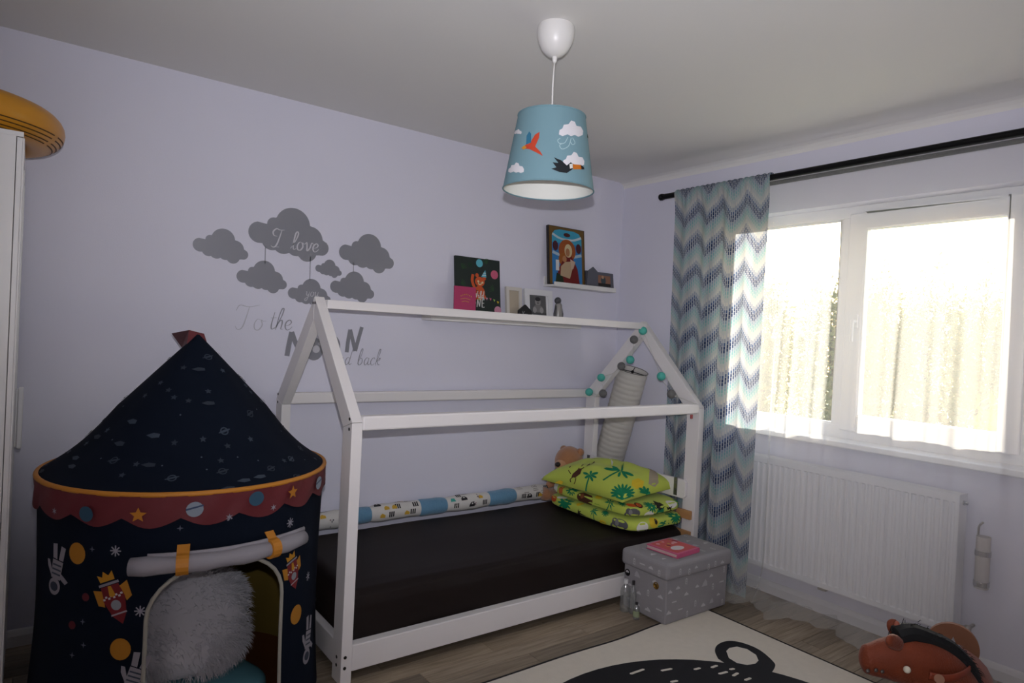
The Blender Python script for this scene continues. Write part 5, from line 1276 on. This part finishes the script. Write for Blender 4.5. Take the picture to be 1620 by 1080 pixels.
# rolled-up door flap with two orange straps
fa, fb = tent_uv(215, 889), tent_uv(466, 847)
pa, pb = tmap(*fa, .035), tmap(*fb, .035)
mid_out = tmap((fa[0]+fb[0])/2, (fa[1]+fb[1])/2, .040)
fpath = [pa+(pb-pa)*(k/14)+(mid_out-(pa+pb)/2)*(1-(2*k/14-1)**2) for k in range(15)]
flap = thing_flap = MB().tube(fpath, [.027+.003*math.sin(k*1.7) for k in range(15)], 14).build('rolled_flap', m_tgrey, tent, smooth=True)
MB().tube([p_+Vector((0, 0, .026))-Vector((math.cos(fa[0]), math.sin(fa[0]), 0))*.010 for p_ in fpath[1:]], .010, 8, flat=.5).build('flap_fold', m_tgrey, flap, smooth=True)
for px_, w_ in ((277, .018), (406, .016)):
    k = (px_-215)/(466-215)*14; i = int(k); c = fpath[i]+(fpath[i+1]-fpath[i])*(k-i); ax_ = (fpath[i+1]-fpath[i]).normalized()
    MB().tube([c-ax_*w_, c-ax_*w_*.98, c+ax_*w_*.98, c+ax_*w_], [.028, .0335, .0335, .028], 16, up=(0, 0, 1)).build('strap', m_torange, flap, smooth=False)
    uu = (math.atan2(c.y-TC.y, c.x-TC.x), 0)
    MB().add([c-ax_*w_+Vector((0, 0, .03)), c+ax_*w_+Vector((0, 0, .03)), tmap(uu[0]+w_*SCL, c.z+.052, .008), tmap(uu[0]-w_*SCL, c.z+.052, .008)], [(0, 1, 2, 3)]).build('strap_end', m_torange, flap, solid=.002)
MB().ell(PT(62, 782, 2.72), (.014, .012, .010), 10, 8).build('rim_toggle', mat('toggle_grey', '#5a5652', .5), tent, smooth=True)
# cushions inside the tent
m_blue = mat('blue_cushion', '#5f97a6', 0.7, bump=0.2, bscale=20)
m_furw = mat('white_fake_fur', '#c2c0c6', 0.9, sheen=0.3)
bc = TC+Vector((-.045, -.10, 0)); 
fnb = superell(bc+Vector((0, -.02, .062)), (.25, .25, .055), .5, .4, .35, .02, .4)
bcu = MB().grid(lambda u, v: fnb(2*math.pi*u, -math.pi/2+math.pi*v), 48, 16, cu=True).build('floor_cushion', m_blue, smooth=True)
tag(bcu, 'flat light blue cushion on the floor inside the play tent', 'cushion')
fu = thing('fluffy_cushion', bc+Vector((0, .02, .118)), 'large white shaggy fur cushion propped inside the play tent', 'cushion')
fcn = bc+Vector((-.015, .00, .305))
fnf = superell(fcn, (.250, .110, .190), .62, .50, .22, .05, 1.1, (math.radians(-30), math.radians(4)))
MB().grid(lambda u, v: fnf(2*math.pi*u, -math.pi/2+math.pi*v), 40, 20, cu=True).build('cushion_core', m_furw, fu, smooth=True)
rr = random.Random(5); mb = MB(); fm = surf_map(fnf)
for _ in range(14000):
    u_, v_ = rr.uniform(0, 2*math.pi), math.asin(rr.uniform(-.98, .98))
    p0 = fnf(u_, v_); n_ = (fm(u_, v_, 1.0)-p0); l_ = rr.uniform(.022, .042)
    tdir = Vector((rr.gauss(0, .5), rr.gauss(0, .5), rr.gauss(-.35, .4)))
    d_ = (n_+tdir*.8).normalized(); sd_ = d_.cross(Vector((rr.gauss(0, 1), rr.gauss(0, 1), rr.gauss(0, 1)))).normalized()*.0011
    m_ = p0+d_*l_*.6; e_ = p0+d_*l_+Vector((0, 0, -l_*.25))
    mb.add([p0-sd_, p0+sd_, m_+sd_*.8, m_-sd_*.8, e_], [(0, 1, 2, 3), (3, 2, 4)])
fo_ = mb.build('fur', m_furw, fu, weld=False); fo_['kind'] = 'stuff'

# ------------------------------------------------------------------ rocking horse at the edge of the rug
m_hplush = mat('horse_plush', '#7c3311', 0.6, var=0.2, vscale=25, bump=0.6, bscale=180, sheen=0.1)
m_mane = mat('horse_mane', '#0d0f12', 0.7)
m_hwood = mat('horse_wood', '#8f6146', 0.55, var=0.08, vscale=10)
m_strap = mat('horse_strap', '#8c3a20', 0.5)
HT = 2.0
def hp_(px, py, t=HT): return PT(px, py, t)
nb = hp_(1512, 1135, 2.02); disc_c = hp_(1507, 1019, 2.34)
body_c = (nb+Vector((disc_c.x, disc_c.y, nb.z)))/2; body_c.z = .30
hdg = Vector((nb.x-disc_c.x, nb.y-disc_c.y, 0)).normalized(); lat = Vector((-hdg.y, hdg.x, 0))
horse = thing('rocking_horse', (body_c.x, body_c.y, RUH), 'brown plush rocking horse with black mane and round wooden backrest', 'toy horse')
path = [hp_(1361, 1042), hp_(1368, 1042), hp_(1384, 1042), hp_(1402, 1041), hp_(1425, 1042), hp_(1450, 1046), hp_(1474, 1060), hp_(1492, 1082), hp_(1504, 1110), Vector((nb.x, nb.y, nb.z-.03)), body_c+hdg*.10]
rads = [.012, .042, .052, .062, .072, .082, .088, .094, .100, .105, .10]
MB().tube(smooth_path([tuple(p_) for p_ in path], 4), [rads[0]]+[r_ for a, b in zip(rads[:-1], rads[1:]) for r_ in (a*.75+b*.25, a*.5+b*.5, a*.25+b*.75, b)], 20, flat=.72).build('head_and_neck', m_hplush, horse, smooth=True)
bod = MB(); bod.tube([body_c+hdg*.17, body_c+hdg*.14, body_c+hdg*.05, body_c-hdg*.08, body_c-hdg*.17, body_c-hdg*.20], [.03, .09, .115, .115, .085, .03], 20).build('saddle_body', m_hplush, horse, smooth=True)
tocam = -fw
def ear_(pts_, name='ear'):
    MB().tube(smooth_path([tuple(p_) for p_ in pts_], 4), [.016, .019, .021, .0215, .021, .020, .017, .013, .004], 12, flat=.6).build(name, m_hplush, horse, smooth=True)
ear_([hp_(1424, 1006, 2.03), hp_(1414, 991, 2.03), hp_(1410, 979, 2.03)])
ear_([hp_(1424, 1020, 1.94), hp_(1412, 1014, 1.92), hp_(1403, 1012, 1.90)])
MB().ell(hp_(1419, 989, 2.008), (.008, .008, .014), 10, 8).build('inner_ear', mat('horse_inner_ear', '#a85a44', .4), horse, smooth=True)
MB().ell(hp_(1435, 1059, 1.935), .0105, 14, 10).build('eye', mat('horse_eye_glint', '#e8e2cf', .12, coat=1.0), horse, smooth=True)  # pale colour paints the flash's glint into the whole eye
for px, py in ((1373, 1061), (1386, 1060), (1396, 1062)): MB().ell(hp_(px, py, 1.962), (.008, .005, .006), 10, 8).build('bridle_stud', mat('bridle_metal', '#77706c', .3, .8), horse, smooth=True)
crest = smooth_path([tuple(hp_(*p_)) for p_ in ((1416, 1006), (1440, 1001), (1468, 1011), (1497, 1025), (1518, 1044), (1530, 1060), (1536, 1085))], 6)
rr = random.Random(9); mb = MB()
mb.tube(crest, [.014]+[.030]*(len(crest)-2)+[.014], 10)
for _ in range(2200):
    i = rr.randrange(len(crest)-1); p0 = Vector(crest[i]).lerp(Vector(crest[i+1]), rr.random())+Vector((rr.gauss(0, .009), rr.gauss(0, .009), rr.gauss(0, .009)))
    tg = (Vector(crest[i+1])-Vector(crest[i])).normalized(); nrm = tg.cross(tocam).normalized()
    if nrm.z < 0: nrm = -nrm
    d_ = (nrm*rr.uniform(.2, 1)+tg*rr.uniform(.1, .9)+tocam*rr.gauss(0, .6)).normalized(); l_ = rr.uniform(.018, .030); sd_ = d_.cross(tocam).normalized()*.0013
    m_ = p0+d_*l_*.6; e_ = p0+d_*l_+Vector((0, 0, -.008)); mb.add([p0-sd_, p0+sd_, m_+sd_*.8, m_-sd_*.8, e_], [(0, 1, 2, 3), (3, 2, 4)])
mb.build('mane', m_mane, horse, weld=False)
sp0 = [hp_(1537, 1052, 2.0), hp_(1530, 1062, 1.955), hp_(1512, 1071, 1.92), hp_(1492, 1073, 1.915), hp_(1470, 1068, 1.925)]
MB().tube(smooth_path([tuple(p_) for p_ in sp0], 5), .012, 8, flat=.35, up=(0, 0, 1)).build('strap', m_strap, horse, smooth=True)
MB().tube([hp_(1487, 1072, 2.12), hp_(1486, 1074, 1.86)], .013, 12).build('hand_grip', m_hwood, horse)
# backrest
Rd = .079; bdn = hdg; bup = Vector((0, 0, 1)); bsd = bup.cross(bdn).normalized()
st = star(0, -.002, .036, 5, .45)
V, Fc = tri2d(circ(0, 0, Rd, n=40), [st])
mb = MB()
for s_ in (0, .018): mb.add([disc_c+bsd*x+bup*y_+bdn*s_ for x, y_ in V], Fc)
oc = circ(0, 0, Rd, n=40)
for lp in (oc, st):
    n_ = len(lp); mb.add([disc_c+bsd*x+bup*y_ for x, y_ in lp]+[disc_c+bsd*x+bup*y_+bdn*.018 for x, y_ in lp], [(i, (i+1) % n_, n_+(i+1) % n_, n_+i) for i in range(n_)])
mb.build('backrest', m_hwood, horse)
pz = disc_c.z-Rd
mb = MB(); bq = [disc_c+bsd*x+bdn*y_ for x, y_ in ((-.05, 0), (.05, 0), (.05, .018), (-.05, .018))]
mb.add([Vector((p_.x, p_.y, z_)) for z_ in (body_c.z, pz+.03) for p_ in bq], [(0, 3, 2, 1), (4, 5, 6, 7), (0, 1, 5, 4), (1, 2, 6, 5), (2, 3, 7, 6), (3, 0, 4, 7)]).build('backrest_post', m_hwood, horse)
for s_ in (-1, 1):
    for f_ in (-1, 1):
        MB().tube([body_c+lat*s_*.07+hdg*f_*.11-bup*.03, body_c+lat*s_*.11+hdg*f_*.15-bup*.15, Vector((body_c.x, body_c.y, .065))+lat*s_*.125+hdg*f_*.16], [.045, .034, .026], 12).build('leg', m_hplush, horse, smooth=True)
    mb = MB(); pr_ = [Vector((body_c.x, body_c.y, RUH+.018+.9-math.sqrt(max(0, .81-x*x))))+hdg*x+lat*s_*.125 for x in (-.34+.04*k for k in range(18))]
    mb.tube(pr_, .017, 8, flat=.8).build('rocker', m_hwood, horse, smooth=True)
for f_ in (-1, 1):
    z_ = RUH+.018+.9-math.sqrt(.81-.16**2); c_ = Vector((body_c.x, body_c.y, z_))+hdg*.16*f_
    MB().tube([c_-lat*.125, c_+lat*.125], .012, 10).build('crossbar', m_hwood, horse)
